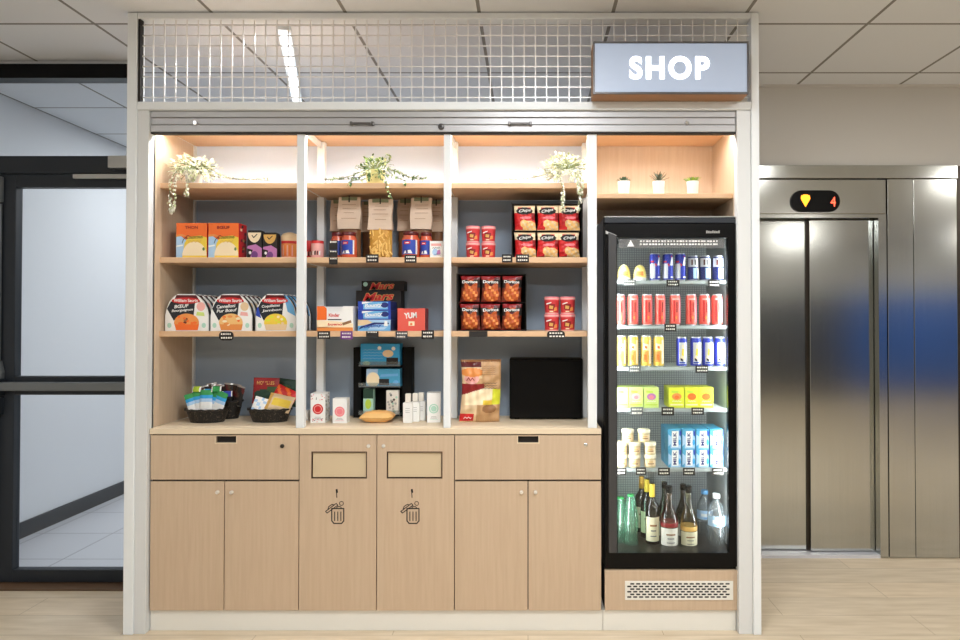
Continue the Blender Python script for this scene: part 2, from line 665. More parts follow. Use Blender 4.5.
MB('silver').box(X(115.5), -1.82, -.075, -.031, Z(171), Z(159)).build('door_closer', door1, bevel=.003)
MB('silver').box(X(78), -1.83, -.05, -.031, Z(180.5), Z(176)).build('closer_rail', door1, bevel=.002)


# ---- ceiling lights (recessed panels in the tile grid)
def ceiling_panel(x, y, power, color, label, sz=.29):
    t = empty('ceiling_light', (x, y, CEIL), label=label, cat='ceiling light', group='square ceiling lights')
    MB('white_paint').prism([(-.297, -.012), (.297, -.012), (.297, 0), (-.297, 0)], -.297, .297).build('frame', t, bevel=.002)
    MB('lamp_panel').box(-.27, .27, -.27, .27, -.015, -.0125).build('diffuser', t)
    area('panel_lamp', t, (0, 0, -.02), (0, 0, 0), .54, .54, power, color)
    return t


P1, P2, PL, PF = 15, 9, 1.95, 1.25
ceiling_panel(TX - .3, TY - .3 - 1.2, P1 * 1.05, (.90, .95, 1), 'square ceiling light panel before the kiosk shelves nearest the glass door')
ceiling_panel(TX - .3 - 2.4, TY - .3 - 1.8, 2.5, (.60, .76, 1), 'added unseen ceiling panel giving cool light before the glass door')  # unseen panel, added to turn the light by the glass door cooler
ceiling_panel(TX - .3 + 1.8, TY - .3 - 1.2, P1 * .6, (.97, .985, 1), 'square ceiling light panel before the kiosk fridge')
ceiling_panel(TX - .3 - .6, TY - .3 - 3.6, P1, (.90, .95, 1), 'square ceiling light panel deep in the lobby facing the shelves')
ceiling_panel(TX - .3 + 1.2, TY - .3 - 3.6, P1, (.97, .985, 1), 'square ceiling light panel deep in the lobby facing the fridge')
ceiling_panel(TX - .3 + 4.2, TY - .3 - 1.2, P1, (1, .97, .92), 'square ceiling light panel before the steel panels of the lift')
ceiling_panel(TX - .3 + 4.2, TY - .3 - 5.4, P1, (1, .97, .92), 'added unseen ceiling light panel before the dark cupboard')  # unseen panel, added to light the cupboard mirrored in the steel
ceiling_panel(TX - .3 + 7.2, TY - .3 - 5.4, P1, (1, .97, .92), 'added unseen ceiling light panel before the blue room divider')  # added out of view so the divider's blue shows in the steel
ceiling_panel(TX - .3 - 2.4, TY + .9 + 1.2, 6, (.95, .97, 1), 'square ceiling light panel in the corridor behind the glass door')
ceiling_panel(TX - .3 - .6, TY + .9 + 1.8, 20, (.95, .97, 1), 'square ceiling light panel in the corridor behind the kiosk')

lt = empty('tube_light', (0, 0, CEIL), label='narrow bright tube light on the ceiling behind the wire grid', cat='ceiling light')
pa = (wx(284, .14, 24), .14)
pb_ = (wx(297, 1.15, 95), 1.15)
dx, dy = pb_[0] - pa[0], pb_[1] - pa[1]
L = math.hypot(dx, dy)
lt.location = ((pa[0] + pb_[0]) / 2, (pa[1] + pb_[1]) / 2, CEIL)
lt.rotation_euler.z = math.atan2(dy, dx) - PI / 2
MB('white_paint').box(-.03, .03, -L / 2, L / 2, -.02, 0).build('housing', lt)
MB('tube_glow').box(-.02, .02, -L / 2 + .02, L / 2 - .02, -.034, -.0205).build('tube', lt, bevel=.006)
area('tube_lamp', lt, (0, 0, -.04), (0, 0, 0), .04, L - .05, 7, (.93, .97, 1))

# furniture of the lobby that the steel doors mirror
rd = empty('room_divider', (0, 0, 0), label='long blue fabric room divider far across the lobby opposite the steel panel', cat='room divider')
for q in range(3):
    MB('blue_fabric').box(5.7 + q * 1.12, 6.8 + q * 1.12, -6.9, -6.84, .1, 1.85).build('panel', rd, bevel=.01)
    MB('charcoal').box(6.2 + q * 1.12, 6.3 + q * 1.12, -7.0, -6.74, 0, .099).build('foot', rd)
sf = empty('storage_cupboard', (0, 0, 0), label='dark grey storage cupboard far across the lobby opposite the lift', cat='cupboard')
MB('grey_fabric').box(3.7, 5.5, -7.0, -6.52, 0, 1.8).build('body', sf, bevel=.005)
for q in range(2):
    dd_ = MB('grey_fabric').box(3.71 + q * .9, 4.59 + q * .9, -6.519, -6.50, .06, 1.78).build('door', sf, bevel=.003)
    MB('silver').box(4.5 + q * .12, 4.53 + q * .12, -6.499, -6.48, .9, 1.1).build('handle', dd_)

# ================================================================== the kiosk frame
fx0, fi0, gi0 = wx(125, 0), wx(135, 0), wx(146.3, 0)
gi1, fi1, fx1 = wx(738.3, 0), wx(752.3, 0), wx(760.3, 0)
FT = CEIL - .004
mz1, mz0 = wz(18.5, 0), wz(101.5, 0)
bz0 = wz(109.5, 0)
KB = .62
kf = empty('kiosk_frame', (0, 0, 0), label='white steel kiosk frame round the shop shelves and the fridge', cat='kiosk frame')
MB('white_paint').box(fx0, fi0, 0, .06, 0, FT).build('post', kf, bevel=.003)
MB('white_paint').box(fx0, fi0, .0605, KB - .07, 0, bz0).build('side_panel', kf, bevel=.003)
MB('white_paint').box(fi1, fx1, .0605, KB, 0, bz0).build('side_panel', kf, bevel=.003)
MB('white_paint').box(fi1, fx1, 0, .06, 0, FT).build('post', kf, bevel=.003)
MB('white_paint').box(fi0 + .0005, fi1 - .0005, 0, .06, mz1, FT).build('top_beam', kf, bevel=.003)
MB('white_paint').box(fi0 + .0005, fi1 - .0005, 0, .06, bz0, mz0).build('cross_beam', kf, bevel=.003)
MB('cream_paint').box(fi0 + .0005, gi0, .008, .05, 0, bz0 - .001).build('guide_rail', kf, bevel=.002)
MB('cream_paint').box(gi1, fi1 - .0005, .008, .05, 0, bz0 - .001).build('guide_rail', kf, bevel=.002)
MB('gap_dark').box(fi0 + .003, fi0 + .012, .004, .03, mz0, mz1).build('mesh_clamp', kf)
# wire grid
g = MB('wire_metal')
n = 54
xa, xb = fi0 + .012, fi1 - .004
for i in range(1, n):
    x = xa + (xb - xa) * i / n
    g.box(x - .0024, x + .0024, .016, .0206, mz0, mz1)
nz_ = 8
for j in range(0, nz_):
    z = mz0 + (mz1 - mz0) * (j + .55) / nz_
    g.box(xa, xb, .021, .0256, z - .0024, z + .0024)
g.build('wire_grid', kf)

# ---- shop sign
s0, s1, t0, t1 = wx(593.5, -.10), wx(749.5, -.10), wz(94, -.10), wz(42, -.10)
sg = empty('shop_sign', ((s0 + s1) / 2, -.10, t0), label='grey light box shop sign on the wire grid', cat='sign')
hw, hh = (s1 - s0) / 2, t1 - t0
MB('tan_dark').box(-hw, hw, .006, .098, 0, hh).build('case', sg, bevel=.002)
fr = MB('handle_grey')
e = .007
fr.box(-hw, hw, -.006, .0055, 0, e)
fr.box(-hw, hw, -.006, .0055, hh - e, hh)
fr.box(-hw, -hw + e, -.006, .0055, e, hh - e)
fr.box(hw - e, hw, -.006, .0055, e, hh - e)
fr.build('frame', sg)
MB('sign_face').box(-hw + e, hw - e, -.002, .0055, e, hh - e).build('face', sg)
text('SHOP', sg, wx(670, -.10) - (s0 + s1) / 2, wz(68, -.10) - t0, .345, .100, -.0035, 'sign_white', bold=.036, space=1.2, label='glowing white capital letters')

# ---- roller shutter
rs = empty('roller_shutter', (0, 0, 0), label='grey raised roller shutter under the wire grid', cat='shutter')
rz0 = wz(132.0, .02)
MB('shutter_grey').box(gi0 + .002, gi1 - .002, .052, .058, rz0 + .01, bz0 - .002).build('housing', rs)
sl = MB('shutter_grey')
zs = [rz0, rz0 + .034, rz0 + .066, bz0 - .002]
sl.box(gi0 + .002, gi1 - .002, .018, .051, zs[0], zs[1] - .002)
sl.box(gi0 + .002, gi1 - .002, .021, .051, zs[1], zs[2] - .002)
sl.box(gi0 + .002, gi1 - .002, .018, .051, zs[2], zs[3])
sl.build('slat', rs, bevel=.003)
MB('gap_dark').box(gi0 + .002, gi1 - .002, .02, .05, rz0 - .007, rz0 - .0005).build('rubber_seal', rs)
for c in (362, 520):
    h = MB('handle_grey')
    a, b_, zc = wx(c - 12, .018), wx(c + 12, .018), wz(124, .018)
    h.box(a, a + .012, -.0005, .0175, zc - .009, zc + .007)
    h.box(b_ - .012, b_, -.0005, .0175, zc - .009, zc + .007)
    h.box(a + .012, b_ - .012, -.002, .006, zc - .005, zc + .003)
    h.build('handle', rs, bevel=.002)


def disc(mname, r, th, n=18):
    return MB(mname).lathe([(r * .8, 0), (r, th * .3), (r, th)], n)


def knob(parent, name, mname, x, y, z, r, th=.008):
    o = MB(mname).lathe([(r, 0), (r, th * .7), (r * .75, th)], 18).build(name, parent, loc=(x, y, z), smooth=True)
    o.rotation_euler = (PI / 2, 0, 0)
    return o


knob(rs, 'lock', 'handle_grey', wx(441, .018), .0175, wz(127, .018), .014)
MB('ink').box(wx(441, .018) - .006, wx(441, .018) + .006, .0085, .0092, wz(127, .018) - .002, wz(127, .018) + .002).build('keyhole', rs)
for c in (195, 687):
    knob(rs, 'catch', 'chrome', wx(c, .018), .0175, wz(123.5, .018), .010, .014)

# ================================================================== the shelving unit
UD, SD, RB = .03, .09, .40
lx0 = gi0 + .006
lx_in = wx(151, UD)
rx_in = wx(736.5, UD)
cz = wz(428.3, UD)           # worktop top
r1, r2, r3 = wz(182.8, SD), wz(257.2, SD), wz(331.2, SD)
TH = .025
top_z = wz(124.5, UD)
rr_z = wz(193.3, SD - .02)
bx = dict(p1=(wx(296, UD), wx(304, UD)), p2=(wx(443.5, UD), wx(450.5, UD)), p3=(wx(588, UD), wx(597, UD)))
su = empty('shelving_unit', (0, 0, 0), label='open shelving unit of beech boards on white ladder posts above the cabinets', cat='shelving unit')
MB('beech').box(lx0, lx_in, .052, RB + .02, cz + .001, top_z).build('side_panel', su, bevel=.001)
MB('beech').box(rx_in, fi1 - .003, .052, KB - .02, wz(569, .05), top_z).build('side_panel', su, bevel=.001)
x3 = bx['p3'][1]
MB('beech_shelf').box(lx0, fi1 - .003, .235, RB + .02, top_z + .001, top_z + .026).build('top_board', su)
fb = MB('beech_shelf').box(lx_in, rx_in, .06, .234, top_z - .0, top_z + .02).build('top_board', su)
MB('slate').box(lx_in, bx['p3'][0] + .012, RB, RB + .018, cz + .001, r1 - TH).build('back_panel', su)
MB('panel_pale').box(lx_in, bx['p3'][0] + .012, RB, RB + .018, r1, top_z).build('back_panel', su, label='pale upper back panel')
MB('beech').box(bx['p3'][0] + .014, rx_in, RB, RB + .018, wz(212, UD), top_z).build('back_panel', su, label='beech back panel over the fridge')
MB('cream_paint').box(lx_in + .0005, lx_in + .012, RB - .018, RB - .001, cz + .001, top_z - .001).build('batten', su)
bays = [(lx_in, bx['p1'][0]), (bx['p1'][1], bx['p2'][0]), (bx['p2'][1], bx['p3'][0])]
for bi, (a, b_) in enumerate(bays):
    a2 = a if bi == 0 else a - .014
    b2 = b_ + .014
    for zt_ in (r1, r2, r3):
        s_ = MB('beech_shelf').box(a2 + .0005, b2 - .0005, SD, RB - .002, zt_ - TH, zt_ - .0003)
        s_.build('shelf', su, bevel=.0015)
MB('beech_shelf').box(x3 + .0005, rx_in - .0005, SD - .02, RB - .002, rr_z - .022, rr_z).build('shelf', su, bevel=.0015)
for k_, (a, b_) in bx.items():
    MB('white_paint').box(a, b_, UD + .002, UD + .034, cz + .001, top_z - .001).build('post', su, bevel=.002)
    ry = .31 if k_ != 'p3' else .33
    MB('white_paint').box(a, b_, ry, ry + .036, cz + .001, top_z - .001).build('post', su, bevel=.002)
    am = (a + b_) / 2
    for zt_ in (top_z + .01, r1, r2, r3):
        hgt = .028
        if zt_ > top_z:
            MB('white_paint').box(a + .0165, a + .021, UD + .035, ry - .001, zt_ - .045, zt_ - .012).build('side_rail', su)
        else:
            MB('white_paint').box(a + .0155, a + .0185, UD + .035, ry - .001, zt_ - TH - .001, zt_ - .002).build('side_rail', su)
# divider between shelves and fridge bay
MB('beech').box(x3 + .0005, x3 + .010, RB + .02, KB - .04, wz(569, .05), top_z).build('side_panel', su)
# LED profile behind the shutter edge
segs = bays + [(x3, rx_in)]
for bi, (a, b_) in enumerate(segs):
    lb = MB('led_warm').box(a + .012, b_ - .012, .066, .080, top_z - .008, top_z - .0005).build('light_strip', su)
    area('strip_lamp', su, ((a + b_) / 2, .074, top_z - .012), (math.radians(-12), 0, 0), b_ - a - .04, .02, PL if bi < 3 else PL * .8, (.98, .985, 1))

# ================================================================== worktop, cabinets, plinth
wt0, wt1 = wx(149.5, UD), wx(601, UD)
MB('beech_edge').box(gi0 + .003, wt1, UD - .004, RB + .06, cz - .026, cz).build('worktop', bevel=.0015, label='pale beech worktop running across all the low cabinets', cat='worktop')
pz = wz(611, UD)
mb = MB('plinth_white').box(gi0 + .003, wx(602.6, UD), UD + .012, RB + .04, 0, pz - .002)
mb.build('plinth', bevel=.001, label='white plinth board under the beech cabinets', cat='plinth')
MB('plinth_white').box(wx(603, UD), gi1 - .003, UD + .012, FBK, 0, pz - .002).build('plinth', bevel=.001, label='short white plinth board under the vent panel', cat='plinth', group=None)
cb = cz - .0275


def front(px0, px1, pyt, pyb):
    return wx(px0, UD), wx(px1, UD), wz(pyb, UD), wz(pyt, UD)


def carcass(root, x0, x1):
    m_ = MB('beech')
    m_.box(x0 + .001, x1 - .001, UD + .020, RB + .05, pz, cb - .001)
    m_.build('body', root)
    MB('gap_dark').box(x0 + .001, x1 - .001, UD + .0185, UD + .0198, pz, cb - .001).build('shadow_gap', root)


def cabinet(px0, px1, split, label, slot, lock):
    x0, x1 = wx(px0 - .8, UD), wx(px1 + .8, UD)
    t = empty('cabinet', (0, 0, 0), label=label, cat='cabinet', group='two door cabinets under the worktop')
    carcass(t, x0, x1)
    dz0, dz1 = wz(479.6, UD), cb - .004
    a, b_ = x0 + .0022, x1 - .0022
    n0, n1, nb = wx(slot[0], UD), wx(slot[1], UD), wz(442.8, UD)
    nt_ = wz(436.2, UD)
    dr = MB('beech')
    dr.box(a, n0, UD, UD + .018, dz0, dz1)
    dr.box(n1, b_, UD, UD + .018, dz0, dz1)
    dr.box(n0, n1, UD, UD + .018, dz0, nb)
    dr.box(n0, n1, UD, UD + .018, nt_, dz1)
    d = dr.build('drawer', t)
    fp = MB('beech_edge')
    e = .004
    fp.box(n0 - e, n1 + e, UD - .0012, UD - .0002, nb - e, nb)
    fp.box(n0 - e, n0, UD - .0012, UD - .0002, nb, nt_)
    fp.box(n1, n1 + e, UD - .0012, UD - .0002, nb, nt_)
    fp.build('pull_rim', d)
    MB('gap_dark').box(n0 + .0003, n1 - .0003, UD + .012, UD + .017, nb, nt_).build('finger_pull', d)
    knob(d, 'lock', lock[2], wx(lock[0], UD), UD - .0005, wz(lock[1], UD), .009, .006)
    m0, m1 = wz(610.5, UD), wz(481.6, UD)
    sx = wx(split, UD)
    for (p, q, kx) in ((a, sx - .002, split - 6.5), (sx + .002, b_, split + 7.5)):
        dd = MB('beech').box(p, q, UD, UD + .018, m0, m1).build('door', t, bevel=.001)
        knob(dd, 'knob', 'knob_metal', wx(kx, UD), UD - .0005, wz(492, UD), .008, .014)
    return t


cabinet(152, 299, 225.5, 'beech cabinet with drawer and two doors below the wicker baskets', (216.5, 237), (283, 446, 'steel_dark'))
cabinet(455.5, 600.5, 528, 'beech cabinet with drawer and two doors beside the fridge', (518, 538.5), (585.5, 445, 'chrome'))


def bin_cabinet(px0, px1, label, off, lockpx):
    x0, x1 = wx(px0 - .8, UD), wx(px1 + .8, UD)
    t = empty('bin_cabinet', (0, 0, 0), label=label, cat='bin cabinet', group='waste bin cabinets')
    carcass(t, x0, x1)
    a, b_, m0, m1 = x0 + .0022, x1 - .0022, wz(610.5, UD), cb - .004
    c0, c1, c2, c3 = wx(312 + off, UD), wx(367.5 + off, UD), wz(478.5, UD), wz(451.5, UD)
    d = MB('beech')
    d.box(a, b_, UD, UD + .018, m0, c2)
    d.box(a, b_, UD, UD + .018, c3, m1)
    d.box(a, c0, UD, UD + .018, c2, c3)
    d.box(c1, b_, UD, UD + .018, c2, c3)
    door = d.build('door', t)
    rim = MB('brown_ink')
    e = .0045
    rim.box(c0, c1, UD - .001, UD + .016, c3 - e, c3 - .0002)
    rim.box(c1 - e, c1 - .0002, UD - .001, UD + .016, c2, c3 - e)
    rim.box(c0 + .0002, c0 + e * .35, UD - .001, UD + .016, c2, c3 - e)
    rim.box(c0 + e * .35, c1 - e, UD - .001, UD + .016, c2 + .0002, c2 + e * .35)
    rim.build('flap_rim', door)
    MB('flap_beech').box(c0 + .0045, c1 - .006, UD + .006, UD + .015, c2 + .0045, c3 - .006).build('flap', door, bevel=.001)
    knob(door, 'lock', 'knob_metal', wx(lockpx, UD), UD - .0005, wz(446, UD), .008, .006)
    ic = MB('ink')
    y = UD - .0007
    P = lambda x, z: W(x + off, z, UD)
    lw = .0052
    body = [P(331.8, 508.5), P(331.8, 520.8), P(334, 523.4), P(341.6, 523.4), P(343.8, 520.8), P(343.8, 508.5), P(331.8, 508.5)]
    ic.stroke(body, lw, y)
    for q in (334.7, 337.8, 340.9):
        ic.stroke([P(q, 511.8), P(q, 520.6)], lw * .85, y)
    lid = [P(325.6, 511.4), P(336.2, 503.4), P(337.8, 505.2), P(327.2, 513.0), P(325.6, 511.4)]
    ic.stroke(lid, lw * .75, y)
    ic.stroke([P(328.0, 509.0), P(328.8, 506.6), P(332.0, 504.4), P(334.0, 504.8)], lw * .75, y)
    ic.stroke([P(341.5 + 2 * math.cos(q * PI / 5), 503.4 + 2 * math.sin(q * PI / 5)) for q in range(11)], lw * .6, y)
    ic.stroke([P(339 + 2.4 * math.cos(q * PI / 6), 508.3 - 2.0 * math.sin(q * PI / 6)) for q in range(7)], lw * .7, y)
    ic.stroke([P(336.7, 489.7), P(337.0, 492.2)], lw * 1.7, y)
    ic.stroke([P(336.4, 490.2), P(336.9, 497.5)], lw * .7, y)
    ic.build('pictogram', door, label='dark waste bin pictogram')
    return t


bin_cabinet(300.5, 376.5, 'beech bin cabinet with flap beside the cabinet under the baskets', 0, 369)
bin_cabinet(378, 454, 'beech bin cabinet with flap beside the cabinet next to the fridge', 75.5 - .3, 384)

# ---- vent panel under the fridge
vx0, vx1, vz0, vz1 = front(604.5, 738.5, 570.5, 610.5)
vp = empty('vent_panel', (0, 0, 0), label='beech panel with perforated vent under the drinks fridge', cat='panel')
MB('beech').box(vx0, vx1, UD + .002, UD + .02, vz0, vz1).build('board', vp, bevel=.001)
MB('gap_dark').box(vx0, vx1, UD + .0205, FBK, vz0, wz(567.5, UD) - .002).build('base', vp)
gx0_, gx1_, gz0, gz1 = front(624.5, 732, 581, 600)
MB('plinth_white').box(gx0_, gx1_, UD - .001, UD + .0015, gz0, gz1).build('vent_frame', vp, bevel=.001)
hl = MB('ink')
nr, ncol = 6, 17
for r_ in range(nr):
    for c_ in range(ncol):
        x = gx0_ + .012 + (gx1_ - gx0_ - .024) * (c_ + (.75 if r_ % 2 else .25)) / (ncol + .25)
        z = gz0 + .014 + (gz1 - gz0 - .026) * r_ / (nr - 1)
        hl.flat(rrect(x - .0095, x + .0095, z - .0034, z + .0034, .003, 3), UD - .0018)
hl.build('vent_hole', vp)

# ================================================================== the drinks fridge
FY = UD
a, b_, z0, z1 = front(604.3, 739.5, 217, 567.5)
fg = empty('drinks_fridge', (0, 0, 0), label='tall black glass door drinks fridge full of cans and bottles', cat='fridge')
FB = .56
sh = MB('black')
ix0, ix1 = wx(614, .08), wx(731.5, .08)
sh.box(a, ix0, FY + .03, FB, z0, z1)
sh.box(ix1, b_, FY + .03, FB, z0, z1)
sh.box(ix0, ix1, FY + .03, FB, z1 - .07, z1)
sh.box(ix0, ix1, FY + .03, FB, z0, z0 + .06)
sh.build('body', fg)
MB('liner_mesh').box(ix0 + .001, ix1 - .001, FB - .08, FB - .06, z0 + .061, z1 - .071).build('back_panel', fg)
MB('liner').box(ix0 + .0005, ix0 + .004, .09, FB - .081, z0 + .061, z1 - .071).build('liner', fg)
MB('liner').box(ix1 - .004, ix1 - .0005, .09, FB - .081, z0 + .061, z1 - .071).build('liner', fg)
dg0, dg1, dgz0, dgz1 = front(617.2, 728, 237.5, 553)
dr = MB('black')
dr.box(a + .003, dg0, FY, FY + .028, z0 + .004, z1 - .030)
dr.box(dg1, b_ - .003, FY, FY + .028, z0 + .004, z1 - .030)
dr.box(dg0, dg1, FY, FY + .028, dgz1, z1 - .030)
dr.box(dg0, dg1, FY, FY + .028, z0 + .004, dgz0)
fd = dr.build('door', fg)
MB('clear_glass').box(dg0 + .0003, dg1 - .0003, FY + .008, FY + .012, dgz0, dgz1).build('glass_pane', fd)
MB('charcoal').box(a + .003, b_ - .003, FY + .002, FY + .028, z1 - .027, z1 - .001).build('canopy', fg, bevel=.003)
MB('silver').box(a + .001, b_ - .001, FY - .001, FY + .03, z1 - .0005, z1 + .003).build('top_edge', fg)
MB('grip_grey').prism([(wx(608, FY), wz(552, FY)), (wx(616.3, FY), wz(552, FY)), (wx(616.3, FY), wz(236, FY)), (wx(608, FY), wz(232.5, FY))], FY - .016, FY - .001).build('handle', fd, bevel=.004)
MB('silver').prism([(wx(605.5, FY), wz(231, FY)), (wx(617, FY), wz(235.8, FY)), (wx(605.5, FY), wz(234.2, FY))], FY - .012, FY - .001).build('hinge_cap', fd)
bd = MB('silver')
for q in range(7):
    bd.flat(rect(wx(706.5 + q * 2, FY), wx(707.9 + q * 2, FY), wz(233.2, FY), wz(230.6 + (q % 3) * .3, FY)), FY - .0006)
bd.build('badge', fd)
ws0, ws1, wsz0, wsz1 = front(619, 725, 247.5, 238.6)
ws0, ws1 = wx(619, FY + .006), wx(725, FY + .006)
wsz0, wsz1 = wz(248, FY + .006), wz(238.8, FY + .006)
st_ = MB('smoke_strip')
st_.box(ws0, ws1, FY + .0058, FY + .0074, wsz0, wsz1)
tx, tz = wx(631, FY), (wsz0 + wsz1) / 2
st_.flat([(tx - .016, tz - .014), (tx + .016, tz - .014), (tx, tz + .016)], FY + .0052, 'white')
for row, n_ in ((.010, 26), (-.004, 26)):
    for q in range(n_):
        x = ws0 + .095 + q * (ws1 - ws0 - .12) / n_
        st_.flat(rect(x, x + random.uniform(.006, .0125), tz + row - .0035, tz + row + .0035), FY + .0052, 'white')
st_.build('warning_strip', fd, label='pale printed warning strip')
FSD = .13
fs_tops = [281.3, 326.2, 367.8, 409.0, 468.6, 552.3]
fz = [wz(p, FSD) for p in fs_tops]
for i, z in enumerate(fz):
    m_ = MB('fridge_shelf')
    m_.box(ix0 + .006, ix1 - .006, FSD - .006, FSD, z - .012, z + .003)
    if i < 5:
        for q in range(13):
            yy = FSD + .006 + q * .026
            m_.box(ix0 + .006, ix1 - .006, yy, yy + .004, z - .0045, z - .0005)
    else:
        m_.box(ix0 + .006, ix1 - .006, FSD, FB - .085, z - .006, z - .0005)
    m_.build('shelf', fg)
MB('led_cool').box(ix1 - .016, ix1 - .0045, .095, .105, z0 + .09, z1 - .09).build('light_strip', fg)
strip_light(fg, (ix1 - .019, .096, (z0 + z1) / 2), (-.8, .6, 0), z1 - z0 - .25, .014, PF, (.95, .98, 1))
MB('led_cool').box(ix0 + .0045, ix0 + .016, .095, .105, z0 + .09, z1 - .09).build('light_strip', fg)
strip_light(fg, (ix0 + .019, .096, (z0 + z1) / 2), (.8, .6, 0), z1 - z0 - .25, .014, PF, (.95, .98, 1))

# ================================================================== goods on the shelves
def span(px0, px1, d):
    """centre x and width at depth d"""
    a, b = wx(px0, d), wx(px1, d)
    return (a + b) / 2, b - a


def top_h(py, d, z):
    return wz(py, d) - z


def carton(name, w, h, dp, body, graphics=(), side=None, label=None, cat=None, group=None, loc=None, rz=0, bev=.001):
    """box with its printed front; graphics: (polygon in 0..1 units, material), drawn in order"""
    m = MB(body)
    m.box(-w / 2, w / 2, 0, dp, 0, h, body)
    if side:
        m.face([(w / 2 + .0003, 0.001, .001), (w / 2 + .0003, dp - .001, .001), (w / 2 + .0003, dp - .001, h - .001), (w / 2 + .0003, .001, h - .001)], side)
    for i, (poly, mm) in enumerate(graphics):
        m.flat([((u - .5) * w, v * h) for u, v in poly], -.0003 * (i + 1), mm)
    return m.build(name, loc=loc, rz=rz, label=label, cat=cat, group=group)


def pillow(w, h, t, fmat, mats, nu=20, nv=28, pinch=.05, sway=0, seam=.06, crumple=1):
    """filled bag: two bulging sheets joined at the edges, crimped ends"""
    m = MB(*mats)
    P = {}
    ph = random.uniform(0, 6)
    for sgn in (-1, 1):
        for i in range(nu + 1):
            for j in range(nv + 1):
                u, v = i / nu, j / nv
                e = max(0, min(1, min(v, 1 - v) / .22))
                e = e ** .6
                b = (1 - abs(2 * u - 1) ** 2.6) ** .6 * e
                wid = w * (1 - pinch * math.sin(PI * min(1, max(0, v))) ** .5)
                x = (u - .5) * wid + sway * math.sin(v * PI + ph) * w * .03
                y = sgn * t / 2 * b + crumple * (.0012 * math.sin(u * 31 + v * 9 + ph) * b + .0008 * math.cos(u * 17 - v * 23) + .0010 * math.sin(u * 9 - v * 37 + ph * 2))
                if v < seam or v > 1 - seam:
                    y += .0012 * math.sin(u * nu * 2.2)
                P[sgn, i, j] = len(m.v)
                m.v.append((x, y, v * h))
    for i in range(nu):
        for j in range(nv):
            u, v = (i + .5) / nu, (j + .5) / nv
            q = [P[-1, i, j], P[-1, i + 1, j], P[-1, i + 1, j + 1], P[-1, i, j + 1]]
            m.f.append(tuple(q))
            m.m.append(m.mi(fmat(u, v)))
            q = [P[1, i, j], P[1, i, j + 1], P[1, i + 1, j + 1], P[1, i + 1, j]]
            m.f.append(tuple(q))
            m.m.append(m.mi(fmat(u, v)))
    for j in range(nv):
        for i, fl in ((0, 0), (nu, 1)):
            q = [P[-1, i, j], P[-1, i, j + 1], P[1, i, j + 1], P[1, i, j]]
            m.f.append(tuple(q if not fl else reversed(q)))
            m.m.append(m.mi(fmat(i / nu, (j + .5) / nv)))
    return m


def inside(u, v, cu, cv, ru, rv):
    return ((u - cu) / ru) ** 2 + ((v - cv) / rv) ** 2 < 1


# ---- price tags: black cards clipped on the shelf edges
def price_tag(px0, px1, py0, py1, d, label, m='black_card', lines=2, shape='rect', group='black price tags'):
    a, b = W(px0, py0, d), W(px1, py1, d)
    w, h = b[0] - a[0], a[1] - b[1]
    t = MB(m)
    pl = rrect(-w / 2, w / 2, 0, h, h * .42) if shape == 'round' else rect(-w / 2, w / 2, 0, h)
    t.prism(pl, 0, .002, m)
    o = t.build('price_tag', loc=((a[0] + b[0]) / 2, d, b[1]), label=label, cat='price tag', group=group)
    if lines:
        p = MB('paper')
        for i in range(lines):
            z = h * (.72 - .42 * i if lines == 2 else .85 - .7 * i / max(1, lines - 1))
            x = -w * .36
            while x < w * .34:
                ww = random.uniform(.07, .13) * w
                p.flat(rect(x, x + ww, z - h * .09, z + h * .09), -.0006)
                x += ww + w * .05
        p.build('lettering', o)
    return o


ED = SD - .0035
price_tag(219, 233.5, 331.5, 340.5, ED, 'rounded black price tag on the shelf edge below the ready meals', shape='round')
price_tag(329, 337.5, 240.5, 250.0, ED, 'black price tag topmost of three before the sauce jar', lines=1)
price_tag(329, 337.5, 250.4, 257.2, ED, 'black price tag in the middle of three before the sauce jar', lines=1)
price_tag(329, 337.5, 257.6, 264.5, ED, 'black price tag lowest of three before the sauce jar', lines=1)
price_tag(366, 378.5, 254.3, 262.6, ED, 'black price tag on the shelf edge below the penne pasta')
price_tag(404.5, 416.5, 254.8, 262.8, ED, 'black price tag on the shelf edge below the two sauce jars')
price_tag(502, 512.5, 254.3, 262.5, ED, 'black price tag below the shelf gap between red cups and crisps tray')
price_tag(516, 529, 254.3, 262.5, ED, 'black price tag below the tray of red crisps bags')
price_tag(317.5, 330, 331.2, 339, ED, 'black price tag below the white and orange snack box', lines=2)
price_tag(340.5, 352.5, 331.2, 339.4, ED, 'purple price tag next to the white and orange snack box', m='purple', lines=2)
price_tag(366, 378.5, 331.3, 337.2, ED, 'small black price tag below the blue snack boxes', lines=1)
price_tag(395.5, 407.5, 331.2, 339, ED, 'dark purple price tag below the red snack box edge', m='grey_fabric', lines=2)
price_tag(421.5, 434, 330.2, 339, ED, 'black price tag past the red snack box beside the white post')
price_tag(469, 487.5, 331.2, 336.8, ED, 'plain black tag without print below the tray of orange bags', lines=0)
price_tag(547, 565, 331, 338.6, ED, 'rounded black price tag below the four stacked red cups', shape='round')

